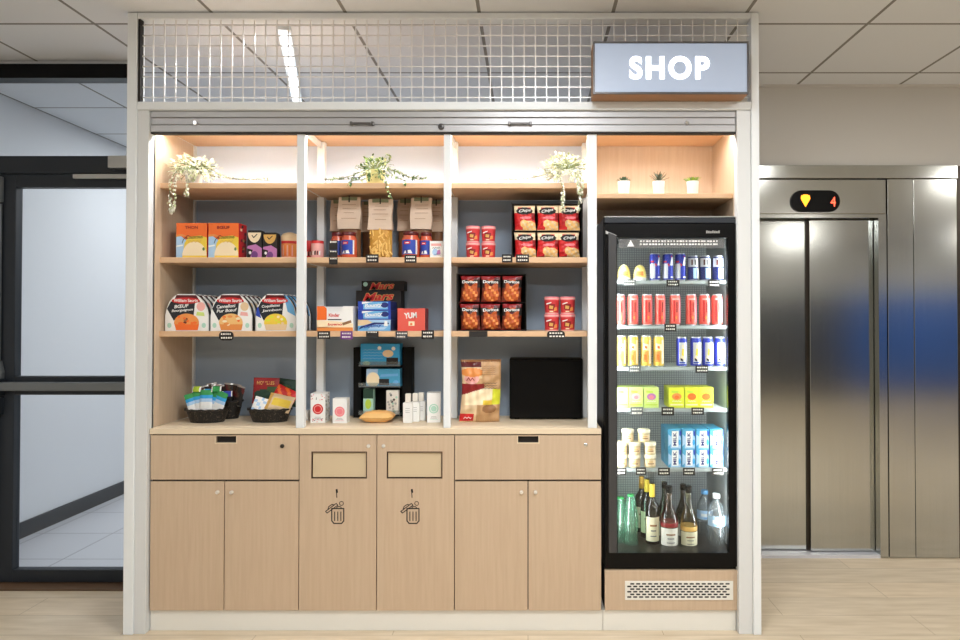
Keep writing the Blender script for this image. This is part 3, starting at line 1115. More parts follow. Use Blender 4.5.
# ---- second shelf, first bay: orange boxes, pouches, soup pot
d = .12
zb = r2 + .0006
og = [(rect(0, 1, .0, 1), 'orange'),
      ([(0, 0), (.5, 0), (.42, .45), (.15, .62), (0, .60)], 'pale_blue'),
      ([(0, .30), (.22, .34), (.22, .38), (0, .35)], 'white'),
      ([(.2, 0), (1, 0), (1, .58), (.8, .64), (.4, .60), (.27, .42)], 'yellow'),
      (ell(.60, .06, .40, .40, 24, 0, 180), 'cream'),
      ([(0, .60), (.16, .62), (.4, .60), (.2, .68), (0, .66)], 'amber'),
      (ell(.9, .25, .04, .05, 10), 'leaf')]
for i, (p0, p1, lb, tx) in enumerate(((175.8, 206.4, 'orange food carton with bowl picture, beside the beech side panel', 'THON'), (208.0, 238.2, 'orange food carton with bowl picture, beside the dark pouches', 'BŒUF'))):
    x, wd_ = span(p0, p1, d)
    h = top_h(223, d, zb)
    o = carton('food_carton', wd_, h, .085, 'orange', og, 'red', lb, 'carton', 'orange food cartons', (x, d, zb))
    text(tx, o, 0, h * .87, wd_ * .42, h * .085, -.0027, 'deep_red', bold=.02)
    text('Couscous', o, wd_ * .10, h * .60, wd_ * .55, h * .10, -.0029, 'ink', shear=.3, bold=.01, rot=.04)
    m = MB('gold')
    m.stroke([(wd_ * (-.1 + .06 * q), h * (.47 + (.035 if q % 2 else -.035))) for q in range(8)], .0022, -.0028)
    m.stroke([(-wd_ * .30, h * .42), (-wd_ * .26, h * .52), (-wd_ * .16, h * .60)], .003, -.0029, 'ink')
    m.build('print', o)
    if i == 1:
        sp = MB('ink')
        for q in range(9):
            zq = h * random.uniform(.08, .92)
            yq = random.uniform(.01, .06)
            mm = random.choice(['gold', 'dark_green', 'maroon', 'cream'])
            sp.face([(wd_ / 2 + .0008, yq, zq), (wd_ / 2 + .0008, yq + .02, zq), (wd_ / 2 + .0008, yq + .02, zq + .012), (wd_ / 2 + .0008, yq, zq + .012)], mm)
        sp.build('print', o)
d = .15
for i, (p0, p1, py, capm, lb) in enumerate(((246.5, 261.5, 230.3, 'cream', 'purple and black snack pouch with cream tick panel'), (262.3, 276.6, 232.5, 'gold', 'purple and black snack pouch with gold tick panel'))):
    x, wd_ = span(p0, p1, d)
    h = top_h(py, d, zb)
    m = MB('black_card')
    m.prism([(-wd_ / 2, 0), (wd_ / 2, 0), (wd_ * .5, h * .9), (wd_ * .42, h), (-wd_ * .42, h), (-wd_ * .5, h * .9)], 0, .045, 'black_card')
    m.flat(ell(0, h * .92, wd_ * .44, h * .36, 18, 180, 360), -.0004, capm)
    m.flat([(-wd_ * .3, 0), (wd_ * .5, 0), (wd_ * .5, h * .36), (wd_ * .1, h * .5), (-wd_ * .45, h * .44), (-wd_ * .5, h * .36), (-wd_ * .1, h * .3)], -.0004, 'lilac')
    m.flat(ell(wd_ * .02, h * .12, wd_ * .22, h * .14, 14), -.0008, 'purple')
    m.flat(ell(-wd_ * .28, h * .2, wd_ * .09, h * .06, 10), -.0010, 'white')
    m.stroke([(-wd_ * .16, h * .82), (-wd_ * .04, h * .74), (wd_ * .18, h * .86)], .004, -.0010, 'ink')
    m.build('snack_pouch', loc=(x, d, zb), label=lb, cat='pouch', group='snack pouches', bevel=.0015)
x, wd_ = span(277.5, 295.3, d)
h = top_h(231.5, d, zb)
r = wd_ / 2
m = MB('beige').lathe([(r * .88, 0, 'pale_pink'), (r * .9, h * .07, 'amber'), (r * .95, h * .56, 'red'), (r * .96, h * .66, 'beige'), (r, h * .78, 'beige'), (r * .98, h * .84, 'beige'), (r * .8, h * .94, 'beige'), (r * .3, h, 'beige')], 24)
for q in range(6):
    m.cylpatch(r * .945, [(-50 + q * 16, h * .10), (-40 + q * 16, h * .10), (-42 + q * 16, h * .5), (-48 + q * 16, h * .5)], 'pale_pink' if q % 2 else 'orange', 2)
m.build('soup_pot', loc=(x, d + r, zb), smooth=True, label='beige lidded pot with orange and red band beside the pouches', cat='pot')

# ---- second shelf, middle bay
for i, (p0, p1, dd, lb) in enumerate(((305.5, 311.5, .26, 'small red tin half hidden by the white front post'), (311, 323.5, .20, 'small pink tin with dark print between the front and rear posts'))):
    x, wd_ = span(p0, p1, dd)
    h = top_h(241, dd, zb)
    r = max(wd_, .045) / 2
    m = MB('pink').lathe([(r * .9, 0, 'pink'), (r, h * .1, 'red' if i == 0 else 'pale_pink'), (r, h * .84, 'red'), (r * .95, h, 'pink')], 20)
    for q in range(5):
        m.cylpatch(r * 1.01, [(-50 + q * 20, h * .22), (-38 + q * 20, h * .2), (-36 + q * 20, h * .45), (-50 + q * 20, h * .4)], random.choice(['ink', 'white', 'maroon']), 2)
    m.build('small_tin', loc=(x, dd, zb), smooth=True, label=lb, cat='tin', group='small red tins')


def pasta_bag(p0, p1, py, dd, label, clear):
    x, wd_ = span(p0, p1, dd)
    h = top_h(py, dd, zb)
    t = empty('pasta_bag', (x, dd, zb), label=label, cat='pasta bag', group='paper topped pasta bags')
    hb = h * .52
    # bag of pasta
    b_ = pillow(wd_ * .98, hb + .02, .05, lambda u, v: 'pasta' if clear else 'sauce_dark', ['pasta' if clear else 'sauce_dark'], 12, 14, .02)
    b_.build('bag', t, loc=(0, 0, 0), smooth=True)
    if clear:
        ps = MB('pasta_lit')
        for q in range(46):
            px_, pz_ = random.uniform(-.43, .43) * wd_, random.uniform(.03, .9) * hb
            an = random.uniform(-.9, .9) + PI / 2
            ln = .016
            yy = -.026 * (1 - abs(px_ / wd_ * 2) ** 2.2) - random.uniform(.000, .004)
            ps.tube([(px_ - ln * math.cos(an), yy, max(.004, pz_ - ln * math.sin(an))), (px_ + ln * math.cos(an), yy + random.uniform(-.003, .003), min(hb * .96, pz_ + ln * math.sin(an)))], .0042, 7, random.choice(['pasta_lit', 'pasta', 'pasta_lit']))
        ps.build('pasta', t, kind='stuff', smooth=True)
    card = MB('kraft_pale' if label.count('front') else 'kraft')
    n = 10
    vs, fs = [], []
    for side in (0, 1):
        for j in range(n + 1):
            v = j / n
            z = hb * .92 + (h * .985 - hb * .92) * v
            y = (-.030 if side == 0 else .012) * (1 - .72 * v) - .003 * math.sin(v * 9 + x * 30)
            ww = wd_ * (.5 - .02 * math.sin(v * 7 + x * 20))
            vs += [(-ww, y, z), (ww, y, z)]
    o = 2 * (n + 1)
    for j in range(n):
        fs.append((2 * j, 2 * j + 1, 2 * j + 3, 2 * j + 2))
        fs.append((o + 2 * j + 1, o + 2 * j, o + 2 * j + 2, o + 2 * j + 3))
        fs.append((2 * j + 1, o + 2 * j + 1, o + 2 * j + 3, 2 * j + 3))
        fs.append((o + 2 * j, 2 * j, 2 * j + 2, o + 2 * j + 2))
    fs.append((0, o, o + 1, 1))
    fs.append((2 * n, 2 * n + 1, o + 2 * n + 1, o + 2 * n))
    card.mesh(vs, fs)
    for q, zz in enumerate((.64, .73, .80, .86)):
        card.flat(rect(-wd_ * random.uniform(.2, .36), wd_ * random.uniform(.2, .36), h * zz, h * zz + .0016), -.030 * (1 - .72 * ((h * zz - hb * .92) / (h * .985 - hb * .92))) - .0045, 'tan_dark')
    card.build('paper_header', t)
    cl = MB('clip_green')
    cl.box(-wd_ * .34, wd_ * .34, -.016, .002, h * .93, h * .985)
    cl.box(-.003, .003, -.018, -.016, h * .90, h, 'ink')
    cl.build('clip', t)
    return t


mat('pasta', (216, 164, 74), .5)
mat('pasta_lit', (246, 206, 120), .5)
mat('sauce_dark', (122, 80, 46), .5)
for args in ((331, 349, 199.5, .33, 'brown pasta bag at the back beside the rear white post', False),
             (362, 376, 201, .345, 'brown pasta bag at the back behind the penne bag', False),
             (398, 413, 199, .345, 'brown pasta bag at the back between penne bag and the last kraft header', False),
             (430, 443, 200, .34, 'brown pasta bag at the back behind the white box', False)):
    pasta_bag(*args)
pasta_bag(338.5, 361, 196.5, .24, 'pasta bag with pale kraft paper header in front row above the sauce jars', False)
pasta_bag(369, 392.5, 198.5, .215, 'clear bag of yellow penne pasta with kraft header in front row', True)
pasta_bag(411, 432, 197, .24, 'pasta bag with pale kraft header in front row above the two sauce jars', False)

jr = {}


def sauce_jar(p0, p1, py, dd, label):
    x, wd_ = span(p0, p1, dd)
    h = top_h(py, dd, zb)
    r = wd_ / 2
    t = empty('sauce_jar', (x, dd + r, zb), label=label, cat='jar', group='red sauce jars')
    MB('sauce').lathe([(r * .9, 0), (r, h * .05), (r, h * .72), (r * .84, h * .82), (r * .84, h * .86)], 24).build('glass', t, smooth=True)
    MB('maroon').lathe([(r * .88, h * .862), (r * .9, h * .87), (r * .9, h * .97), (r * .84, h)], 24).build('lid', t, smooth=True)
    lb = MB('blue')
    zl, zh = h * .14, h * .68
    lb.cylpatch(r * 1.01, [(-62, zl), (52, zl), (52, zh), (-62, zh)], 'blue', 12)
    lb.cylpatch(r * 1.02, [(42, zl), (54, zl), (54, zh), (42, zh)], 'white', 3)
    lb.cylpatch(r * 1.025, [(-38, h * .52), (5, h * .52), (8, h * .62), (-34, h * .62)], 'red', 5)
    lb.cylpatch(r * 1.03, [(-28, h * .55), (-2, h * .55), (-2, h * .58), (-28, h * .58)], 'white', 4)
    lb.cylpatch(r * 1.025, [(-40, h * .17), (20, h * .17), (10, h * .30), (-30, h * .27)], 'white', 5)
    lb.cylpatch(r * 1.03, [(-20, h * .18), (-8, h * .18), (-10, h * .3), (-20, h * .3)], 'navy', 2)
    lb.build('label', t)
    return t


sauce_jar(329, 342, 232, .175, 'red sauce jar behind the three stacked black price tags')
sauce_jar(339, 354.5, 231.5, .125, 'red sauce jar with blue label beside the three stacked price tags')
sauce_jar(400, 418, 231, .125, 'large red sauce jar with blue label, next to the penne bag')
sauce_jar(418.8, 431.2, 232, .15, 'smaller red sauce jar with blue label, beside the white box')
x, wd_ = span(429.8, 442.5, .14)
h = top_h(241, .14, zb)
o = carton('small_carton', wd_, h, .05, 'white', [(rect(.1, .9, .7, .85), 'pale_pink'), (ell(.4, .35, .22, .2), 'pale_blue'), ([(.5, .2), (.85, .25), (.8, .5), (.6, .45)], 'lilac')], None, 'small white box with blue print beside the red sauce jars', 'box', None, (x, .14, zb))
m = MB('navy')
scribble(m, 0, h * .6, wd_ * .6, h * .12, -.0016, 'navy', 8, .0014)
scribble(m, .004, h * .2, wd_ * .5, h * .12, -.0016, 'navy', 6, .0014)
m.build('print', o)

# ---- red snack cups, stacked two by two
mat('cup_red', (212, 62, 66), .4)


def snack_cup(w, h):
    r = w / 2
    m = MB('cup_red').lathe([(r * .86, 0, 'pale_pink'), (r * .88, h * .06, 'cup_red'), (r * .97, h * .80, 'pink'), (r, h * .84, 'pale_pink'), (r, h * .93, 'pink'), (r * .94, h, 'pale_pink')], 24)
    m.cylpatch(r * .945, [(-34, h * .25), (20, h * .2), (26, h * .55), (-30, h * .6)], 'deep_red', 6)
    m.cylpatch(r * .96, [(-24, h * .30), (6, h * .26), (10, h * .44), (-20, h * .48)], 'gold', 5)
    m.cylpatch(r * .965, [(-50, h * .52), (-6, h * .62), (-4, h * .68), (-50, h * .6)], 'white', 5)
    m.cylpatch(r * .965, [(12, h * .14), (44, h * .2), (40, h * .4), (20, h * .36)], 'amber', 4)
    m.cylpatch(r * .97, [(-20, h * .10), (10, h * .10), (8, h * .16), (-18, h * .16)], 'cream', 4)
    return m


dd = .14
x, wd_ = span(544.5, 560, dd)
for bay, z_, cols, rows in (('second', r2, ((465, 479.6), (480.4, 495.6)), (225.5, 241.3)), ('third', r3, ((544.3, 559.8), (560.6, 575.6)), (296.5, 313.3))):
    zz = z_ + .0006
    proto = None
    hh_ = (wz(rows[0], dd) - zz) / 2 - .0006
    for ri in range(2):
        for ci, (p0, p1) in enumerate(cols):
            x, wd_ = span(p0, p1, dd)
            place = 'upper shelf beside the red crisps tray' if bay == 'second' else 'shelf beside the orange snack bags tray'
            side = ('beside the white post' if bay == 'second' else 'nearest the orange bags') if ci == 0 else ('nearest the crisps tray' if bay == 'second' else 'beside the white post')
            lb = f"red snack cup, {'top' if ri else 'bottom'} of its stack on the {place}, {side}"
            lb = ' '.join(lb.split()[:16])
            loc = (x, dd + wd_ / 2, zz + ri * (hh_ + .0008))
            if proto is None:
                proto = snack_cup(wd_, hh_).build('snack_cup', loc=loc, smooth=True, cat='cup', group='red snack cups')
                proto['label'] = lb
            else:
                copy_tree(proto, loc, lb)

# ---- crisps trays with six bags each
def tray(px0, px1, py, dd, z_, dep, label):
    a, b_ = wx(px0, dd), wx(px1, dd)
    h = top_h(py, dd, z_)
    m = MB('black_card')
    w = b_ - a
    t = .003
    m.box(-w / 2, -w / 2 + t, 0, dep, 0, h)
    m.box(w / 2 - t, w / 2, 0, dep, 0, h)
    m.box(-w / 2 + t, w / 2 - t, dep - t, dep, 0, h)
    m.box(-w / 2 + t, w / 2 - t, 0, dep - t, 0, t)
    m.box(-w / 2 + t, w / 2 - t, .03, dep - t, h - t, h)
    m.box(-w / 2 + t, w / 2 - t, .045, dep - t, h * .5 - .001, h * .5 + .001)
    return m.build('display_tray', loc=((a + b_) / 2, dd, z_), label=label, cat='display box'), h


def red_bag_mat(u, v):
    if v > .955 or v < .03:
        return 'beige'
    if inside(u, v, .5, .77, .40, .15):
        return 'black_card'
    if v > .70 and (u < .22 - (1 - v) * .3 or u > .78 + (1 - v) * .3 or v > .925):
        return 'cream'
    if inside(u, v, .72, .12, .36, .26) or inside(u, v, .45, .26, .18, .16):
        return 'crisp' if (int(u * 9) + int(v * 11)) % 3 else 'beige'
    if inside(u, v, .55, .50, .28, .05):
        return 'pink'
    if u > .85 and v > .4:
        return 'deep_red'
    return 'red'


def nacho_bag_mat(u, v):
    if v > .95 or v < .03:
        return 'deep_red'
    if .68 < v < .86 and abs(v - .77 - .05 * math.sin(u * 9)) < .07:
        return 'black_card'
    if v > .84:
        return 'deep_red' if u < .7 else 'maroon'
    if v > .55 and (u < .12 or u > .88):
        return 'black_card'
    if inside(u, v, .5, .30, .40, .30):
        return 'nacho' if (int(u * 8) + int(v * 10)) % 4 else 'amber'
    if .6 < v < .70 and abs(u - .5) < (v - .55) * 1.2:
        return 'maroon'
    return 'nacho_dark' if (u < .2 or u > .85 or v < .08) else 'nacho'


dd = .13
zt_ = r2 + .0006
_, th_ = tray(511.5, 583, 202.5, dd, zt_, .20, 'black cardboard tray holding six red crisps bags')
dd2 = .16
cols = ((514.5, 535.5), (537, 558), (558.8, 579.5))
words = ['beside the grey back panel', 'in the middle column', 'beside the white post']
x0_, wd_ = span(*cols[0], dd2)
for ri in range(2):
    for ci, (p0, p1) in enumerate(cols):
        x, wd_ = span(p0, p1, dd2)
        hb = th_ * .5 - .012
        pm = pillow(wd_ * 1.02, hb, .03, red_bag_mat, ['red'], 32, 40, .05, 1)
        o = pm.build('crisps_bag', loc=(x, dd2, zt_ + .0045 + ri * (th_ * .5 - .0025)), smooth=True, label=f"red crisps bag in the tray's {'top' if ri else 'bottom'} row, {words[ci]}", cat='crisps bag', group='red crisps bags', rz=random.uniform(-.04, .04))
        text("Chips", o, 0, hb * .77, wd_ * .58, hb * .14, -.0185, 'white', shear=.35, bold=.015, rot=random.uniform(.05, .22))
zt_ = r3 + .0006
_, th_ = tray(456.5, 526.5, 273.5, dd, zt_, .20, 'black cardboard tray holding six orange corn chip bags')
cols = ((460.5, 479.8), (481, 500.5), (502, 521.5))
words = ['beside the white post', 'in the middle column', 'nearest the stacked cups']
for ri in range(2):
    for ci, (p0, p1) in enumerate(cols):
        x, wd_ = span(p0, p1, dd2)
        hb = th_ * .5 - .012
        pm = pillow(wd_ * 1.02, hb, .03, nacho_bag_mat, ['nacho'], 32, 40, .05, 1)
        o = pm.build('corn_chip_bag', loc=(x, dd2, zt_ + .0045 + ri * (th_ * .5 - .0025)), smooth=True, label=f"orange corn chip bag in the tray's {'top' if ri else 'bottom'} row, {words[ci]}", cat='crisps bag', group='orange corn chip bags', rz=random.uniform(-.04, .04))
        text("Doritos", o, 0, hb * .77, wd_ * .78, hb * .11, -.0175, 'white', bold=.02, rot=random.uniform(-.08, .05))

# ---- third shelf, first bay: ready meals in arched sleeves, boxes deep
mat('charcoal_card', (58, 54, 54), .6)


def meal(w, h, dep, kind):
    m = MB('white')
    arch = [(-w / 2, 0), (w / 2, 0), (w * .5, h * .42), (w * .46, h * .62), (w * .38, h * .80), (w * .27, h * .93), (w * .16, h), (-w * .20, h), (-w * .30, h * .93), (-w * .40, h * .80), (-w * .465, h * .62), (-w * .5, h * .42)]
    m.prism(arch, 0, .010, 'white')
    m.prism([(x * .985, z * .99) for x, z in arch], .010, dep, 'charcoal_card')
    y = -.0004
    m.flat([(-w * .46, h * .60), (-w * .30, h * .28), (-w * .12, h * .40), (w * .16, h * .40), (w * .20, h * .84), (-w * .37, h * .80)], y, 'charcoal')
    m.flat([(-w * .32, h * .76), (-w * .24, h * .97), (w * .22, h * .97), (w * .32, h * .78), (w * .05, h * .74)], y * 2, 'maroon')
    m.flat(ell(-w * .02, h * .82, w * .33, h * .085, 22), y * 3, 'red')
    if kind == 2:
        m.flat([(w * .2, h * .98), (w * .30, h * .93), (w * .45, h * .66), (w * .5, h * .40), (w * .3, h * .52), (w * .24, h * .8)], y * 2, 'sky')
        m.flat([(-w * .5, h * .42), (-w * .36, h * .34), (-w * .44, h * .66), (-w * .47, h * .62)], y * 2, 'blue')
    else:
        m.flat(ell(w * .33, h * .66, w * .10, h * .12, 14), y * 2, ['pale_pink', 'beige'][kind])
        m.flat([(w * .22, h * .42), (w * .42, h * .40), (w * .40, h * .50), (w * .24, h * .52)], y * 2, ['lime_pale', 'pale_pink'][kind])
    fm = ['amber', 'crisp', 'yellow'][kind]
    m.flat(ell(0, h * .22, w * .29, h * .25, 22, -10, 190), y * 3, fm)
    m.flat([(-w * .24, h * .02), (w * .26, h * .02), (w * .29, h * .18), (-w * .28, h * .18)], y * 3, ['orange', 'amber', 'beige'][kind])
    for q in range(10):
        u, v = random.uniform(-.2, .2), random.uniform(.16, .4)
        m.flat(ell(w * u, h * v, w * random.uniform(.03, .07), h * .035, 9), y * (4 + q * .1), random.choice([['tan_dark', 'orange', 'nacho_dark'], ['amber', 'cream', 'orange'], ['cream', 'lime_yellow', 'beige']][kind]))
    m.flat(ell(-w * .40, h * .15, w * .05, h * .07, 10), y * 2, 'mint')
    m.flat(ell(w * .40, h * .15, w * .05, h * .07, 10), y * 2, 'mint')
    return m


dd = .125
zb = r3 + .0006
for k_, (p0, p1, ttl, lb) in enumerate(((165.2, 208.2, ('BŒUF', 'Bourguignon'), 'ready meal sleeve with brown stew picture, before the beech side panel'),
                                       (210.5, 251.5, ('Cannelloni', 'Pur Bœuf'), 'ready meal sleeve with pasta picture above the rounded price tag'),
                                       (255.8, 295.6, ('Coquillettes', 'Jambon'), 'ready meal sleeve with blue corners and yellow pasta picture'))):
    x, wd_ = span(p0, p1, dd)
    h = top_h(294, dd, zb)
    o = meal(wd_, h, .036, k_).build('ready_meal', loc=(x, dd, zb), label=lb, cat='ready meal', group='ready meal sleeves')
    text('William Saurin', o, -wd_ * .02, h * .825, wd_ * .56, h * .085, -.0018, 'white', bold=.02)
    text(ttl[0], o, -wd_ * .12, h * .67, wd_ * (.34 if k_ == 0 else .46), h * .09, -.0014, 'white', shear=.2, bold=.025, rot=.08)
    text(ttl[1], o, -wd_ * .10, h * .555, wd_ * .50, h * .085, -.0014, 'white', shear=.2, bold=.02, rot=.08)
    for q in range(1, 5):
        copy_tree(o, (x, dd + q * .050, zb), f"ready meal sleeve {ordinal(q)} behind the one with {['brown stew', 'pasta above the tag', 'blue corners'][k_]}", group='ready meals stored behind the front ones')

# ---- third shelf, middle bay: chocolate bar boxes
dd = .12
x, wd_ = span(317, 353, dd)
h = top_h(306.2, dd, zb)
m = MB('white')
t = .003
m.prism([(-wd_ / 2, 0), (wd_ / 2, 0), (wd_ / 2, h), (wd_ * .22, h), (wd_ * .19, h * .80), (-wd_ * .20, h * .78), (-wd_ * .22, h * .92), (-wd_ * .30, h), (-wd_ / 2, h)], 0, t, 'white')
m.box(-wd_ / 2, -wd_ / 2 + t, t, .12, 0, h, 'white')
m.box(wd_ / 2 - t, wd_ / 2, t, .12, 0, h, 'white')
m.box(-wd_ / 2 + t, wd_ / 2 - t, .12 - t, .12, 0, h, 'white')
m.box(-wd_ / 2 + t, wd_ / 2 - t, t, .12 - t, 0, t, 'white')
m.flat([(-wd_ / 2, h * .44), (-wd_ * .23, h * .44), (-wd_ * .23, h * .9), (-wd_ * .30, h), (-wd_ / 2, h)], -.0004, 'orange')
m.flat([(-wd_ / 2, h * .14), (wd_ * .5, h * .14), (wd_ * .5, h * .30), (0, h * .40), (-wd_ / 2, h * .44)], -.0004, 'cream')
m.flat([(-wd_ / 2, 0), (wd_ / 2, 0), (wd_ / 2, h * .14), (-wd_ / 2, h * .16)], -.0004, 'amber')
m.flat([(-wd_ * .2, h * .44), (wd_ * .18, h * .44), (wd_ * .18, h * .48), (-wd_ * .2, h * .48)], -.0006, 'ink')
m.flat([(wd_ * .22, h * .22), (wd_ * .46, h * .34), (wd_ * .44, h * .44), (wd_ * .2, h * .32)], -.0008, 'tan_dark')
o = m.build('snack_box', loc=(x, dd, zb), label='white and orange open snack bar box beside the rear post', cat='snack box')
text('Kinder', o, -wd_ * .02, h * .64, wd_ * .30, h * .14, -.0012, 'red', bold=.02)
text('bueno', o, 0, h * .27, wd_ * .4, h * .10, -.0012, 'red', shear=.15, bold=.02)


def bar_box(p0, p1, py0, py1, d_, dep, body, gfx, name_, col, sh_, label, ts=(.62, .62), side=None, cx=0):
    x, wd_ = span(p0, p1, d_)
    z0_, z1_ = wz(py1, d_), wz(py0, d_)
    h = z1_ - z0_ - .0008
    o = carton('snack_box', wd_, h, dep, body, gfx, side, label, 'snack box', 'chocolate bar boxes', (x, d_, z0_))
    text(name_, o, cx * wd_, h * .5, wd_ * ts[0], h * ts[1], -.0022, col, shear=sh_, bold=.015, rot=.06)
    return o


z_l = zb
za = wz(319.6, .13)
h3 = za - zb
x, wd_ = span(357.8, 390.5, .13)
o = carton('snack_box', wd_, h3 - .001, .14, 'pale_blue', [(rect(0, 1, 0, .5), 'sky'), ([(.0, .45), (.2, .5), (.45, .75), (.3, 1), (0, 1)], 'beige'), ([(.02, .1), (.2, .35), (.6, .62), (.95, .6), (.95, .74), (.5, .76), (.1, .4)], 'navy'), ([(.8, .42), (.92, .42), (.9, .9), (.82, .9)], 'white'), ([(.3, .1), (.8, .12), (.9, .34), (.4, .4)], 'pale_blue')], 'navy', 'pale blue coconut bar box at the bottom of the blue stack', 'snack box', 'chocolate bar boxes', (x, .13, zb))
text('Bounty', o, -.005, h3 * .42, wd_ * .55, h3 * .34, -.0022, 'blue', shear=.3, bold=.015, rot=.1)
bl = [(rect(.16, .92, .12, .95), 'sky'), ([(.2, .15), (.9, .3), (.9, .5), (.3, .5)], 'pale_blue'), (ell(.82, .6, .12, .3, 14), 'navy'), ([(.12, .7), (.5, .95), (.12, .95)], 'white')]
hb_ = (wz(301.2, .13) - za) / 2
for q in range(2):
    x, wd_ = span(358, 390.8 if q == 0 else 390.5, .13)
    o = carton('snack_box', wd_, hb_ - .0008, .135, 'blue', bl, 'navy', f"blue coconut bar box {'in the middle' if q == 0 else 'on top'} of the blue stack", 'snack box', 'chocolate bar boxes', (x, .13, za + q * hb_))
    text('Bounty', o, -.004, hb_ * .52, wd_ * .55, hb_ * .5, -.0018, 'white', shear=.3, bold=.02, rot=.08)
dk = [(ell(.1, .5, .0, .0, 6), 'black_card')]
zm = wz(301.0, .29)
b2 = carton('snack_box', span(356.5, 401, .285)[1], wz(290.6, .285) - zb, .10, 'black_card', [(rect(.0, 1, .0, 1), 'black_card')], None, 'black chocolate bar box standing behind the blue boxes', 'snack box', 'chocolate bar boxes', (span(356.5, 401, .285)[0], .275, zb))
hh_ = wz(290.6, .285) - zb
ww_ = span(356.5, 401, .285)[1]
text('Mars', b2, .0, hh_ - .030, ww_ * .72, .042, -.0016, 'gold', shear=.35, bold=.06, name='lettering', rot=.05)
text('Mars', b2, .0, hh_ - .030, ww_ * .70, .038, -.0022, 'red', shear=.35, bold=.025, rot=.05)
x, wd_ = span(361.8, 404, .30)
z4 = zb + hh_ + .001
h4 = wz(281, .30) - z4
b3 = carton('snack_box', wd_, h4, .085, 'black_card', [(ell(.09, .66, .055, .24, 12), 'mint')], None, 'black chocolate bar box laid on top of another black box', 'snack box', 'chocolate bar boxes', (x, .295, z4))
text('Mars', b3, -.004, h4 * .48, wd_ * .6, h4 * .78, -.0016, 'gold', shear=.35, bold=.06, rot=.04)
text('Mars', b3, -.004, h4 * .48, wd_ * .585, h4 * .70, -.0022, 'red', shear=.35, bold=.02, rot=.04)
x, wd_ = span(397.6, 425, .14)
h = top_h(308.2, .14, zb)
m = MB('can_red')
m.prism([(-wd_ / 2, 0), (wd_ / 2, 0), (wd_ / 2, h), (wd_ * .30, h), (wd_ * .20, h * .92), (-wd_ * .22, h * .92), (-wd_ * .32, h), (-wd_ / 2, h)], 0, .003)
m.box(-wd_ / 2, -wd_ / 2 + .003, .003, .10, 0, h)
m.box(wd_ / 2 - .003, wd_ / 2, .003, .10, 0, h, 'deep_red')
m.box(-wd_ / 2 + .003, wd_ / 2 - .003, .097, .10, 0, h)
m.box(-wd_ / 2 + .003, wd_ / 2 - .003, .003, .097, 0, h * .8)
m.flat(rect(-wd_ * .10, wd_ * .12, h * .22, h * .42), -.0005, 'cream')
m.flat(ell(0, h * .30, wd_ * .05, h * .05, 8), -.0008, 'orange')
o = m.build('snack_box', loc=(x, .14, zb), label='red open snack bar box with white lettering', cat='snack box', group='chocolate bar boxes')
text('YUM', o, -wd_ * .03, h * .68, wd_ * .46, h * .26, -.0008, 'white', bold=.04, rot=.08)

# ================================================================== goods on the worktop
zc_ = cz + .0006


def basket(x, y, rx, ry, h, label):
    prof = []
    n = 9
    for i in range(n + 1):
        t = i / n
        prof.append((rx * (.78 + .22 * t), h * t))
    ins = [(rx * (.95 - .2 * (1 - j / 3)), h * (j / 3) * .96 + .004) for j in range(3, -1, -1)]
    m = MB('wicker')
    m.lathe(prof + ins, 48, 0, 0, 'wicker', 1, ry / rx, lambda a, z: 1 + .022 * math.sin(a * 24 + (PI if int(z / h * 8.9) % 2 else 0)))
    t = empty('wicker_basket', (x, y, zc_), label=label, cat='basket', group='black wicker baskets')
    m.build('basket_body', t, smooth=False)
    r = MB('wicker')
    r.tube([(rx * math.cos(2 * PI * q / 36), ry * math.sin(2 * PI * q / 36), h + .002 * math.sin(q * 2.4)) for q in range(37)], .005, 8)
    r.build('rim', t, smooth=True)
    return t


noise_col('wicker', (12, 10, 9), (120, 104, 88), 150, .45, (1, 1, .7), .56, .80)
# front basket with pale sachets
xa_, wa_ = span(187, 229, .215)
basket(xa_, .215, wa_ / 2, .062, .060, 'black wicker basket of white and blue sachets in front')


def sachet(w, h, t, fm, mats):
    return pillow(w, h, t, fm, mats, 8, 14, .04)


def pale_fm(u, v):
    return 'white' if v < .52 else ('pale_blue' if v < .66 else ('cyan' if v < .80 else 'green'))


sm_ = sachet(.062, .112, .014, pale_fm, ['white'])
proto = None
lbs = ['nearest the beech side panel', 'second from the beech side panel', 'in the middle of the row', 'fourth from the beech side panel', 'nearest the back basket']
for q in range(5):
    loc = (xa_ - .044 + q * .022, .195 + .008 * (q % 2) + abs(q - 2) * .004, zc_ + .030 + .005 * ((q * 7) % 3))
    lb = 'white blue and green sachet in the front basket, ' + lbs[q]
    if proto is None:
        proto = sm_.build('sachet', loc=loc, smooth=True, cat='sachet', group='white and blue sachets', label=lb, rz=.3)
        proto.rotation_euler.x = -.25
        proto.rotation_euler.y = -.30
    else:
        o = copy_tree(proto, loc, lb, rz=(q - 2) * -.12)
        o.rotation_euler.y = (q - 2) * .15
        o.rotation_euler.x = -.10
for q, (mm, lb) in enumerate((('lime', 'lime green wrapped sweet on the front basket rim'), ('cyan', 'turquoise wrapped sweet on the front basket beside the lime one'), ('green', 'green wrapped sweet on top of the pale sachets'), ('blue', 'dark blue wrapped sweet at the front basket edge near the back basket'))):
    o = sachet(.045, .028, .014, lambda u, v, mm=mm: mm if .15 < u < .85 else 'white', [mm])
    px = (196, 206, 216, 226)[q]
    o = o.build('wrapped_sweet', loc=(wx(px, .2), .205 + .012 * (q % 2), zc_ + (.142, .128, .142, .118)[q]), smooth=True, rz=.2 * (q - 1), label=lb, cat='sweet', group='bright wrapped sweets')
    o.rotation_euler.x = -.4
xb_, wb_ = span(205, 243, .325)
basket(xb_, .325, wb_ / 2, .055, .085, 'black wicker basket of dark wrappers behind the white sachets basket')
names = ['first', 'second', 'third', 'fourth', 'fifth', 'sixth', 'seventh']
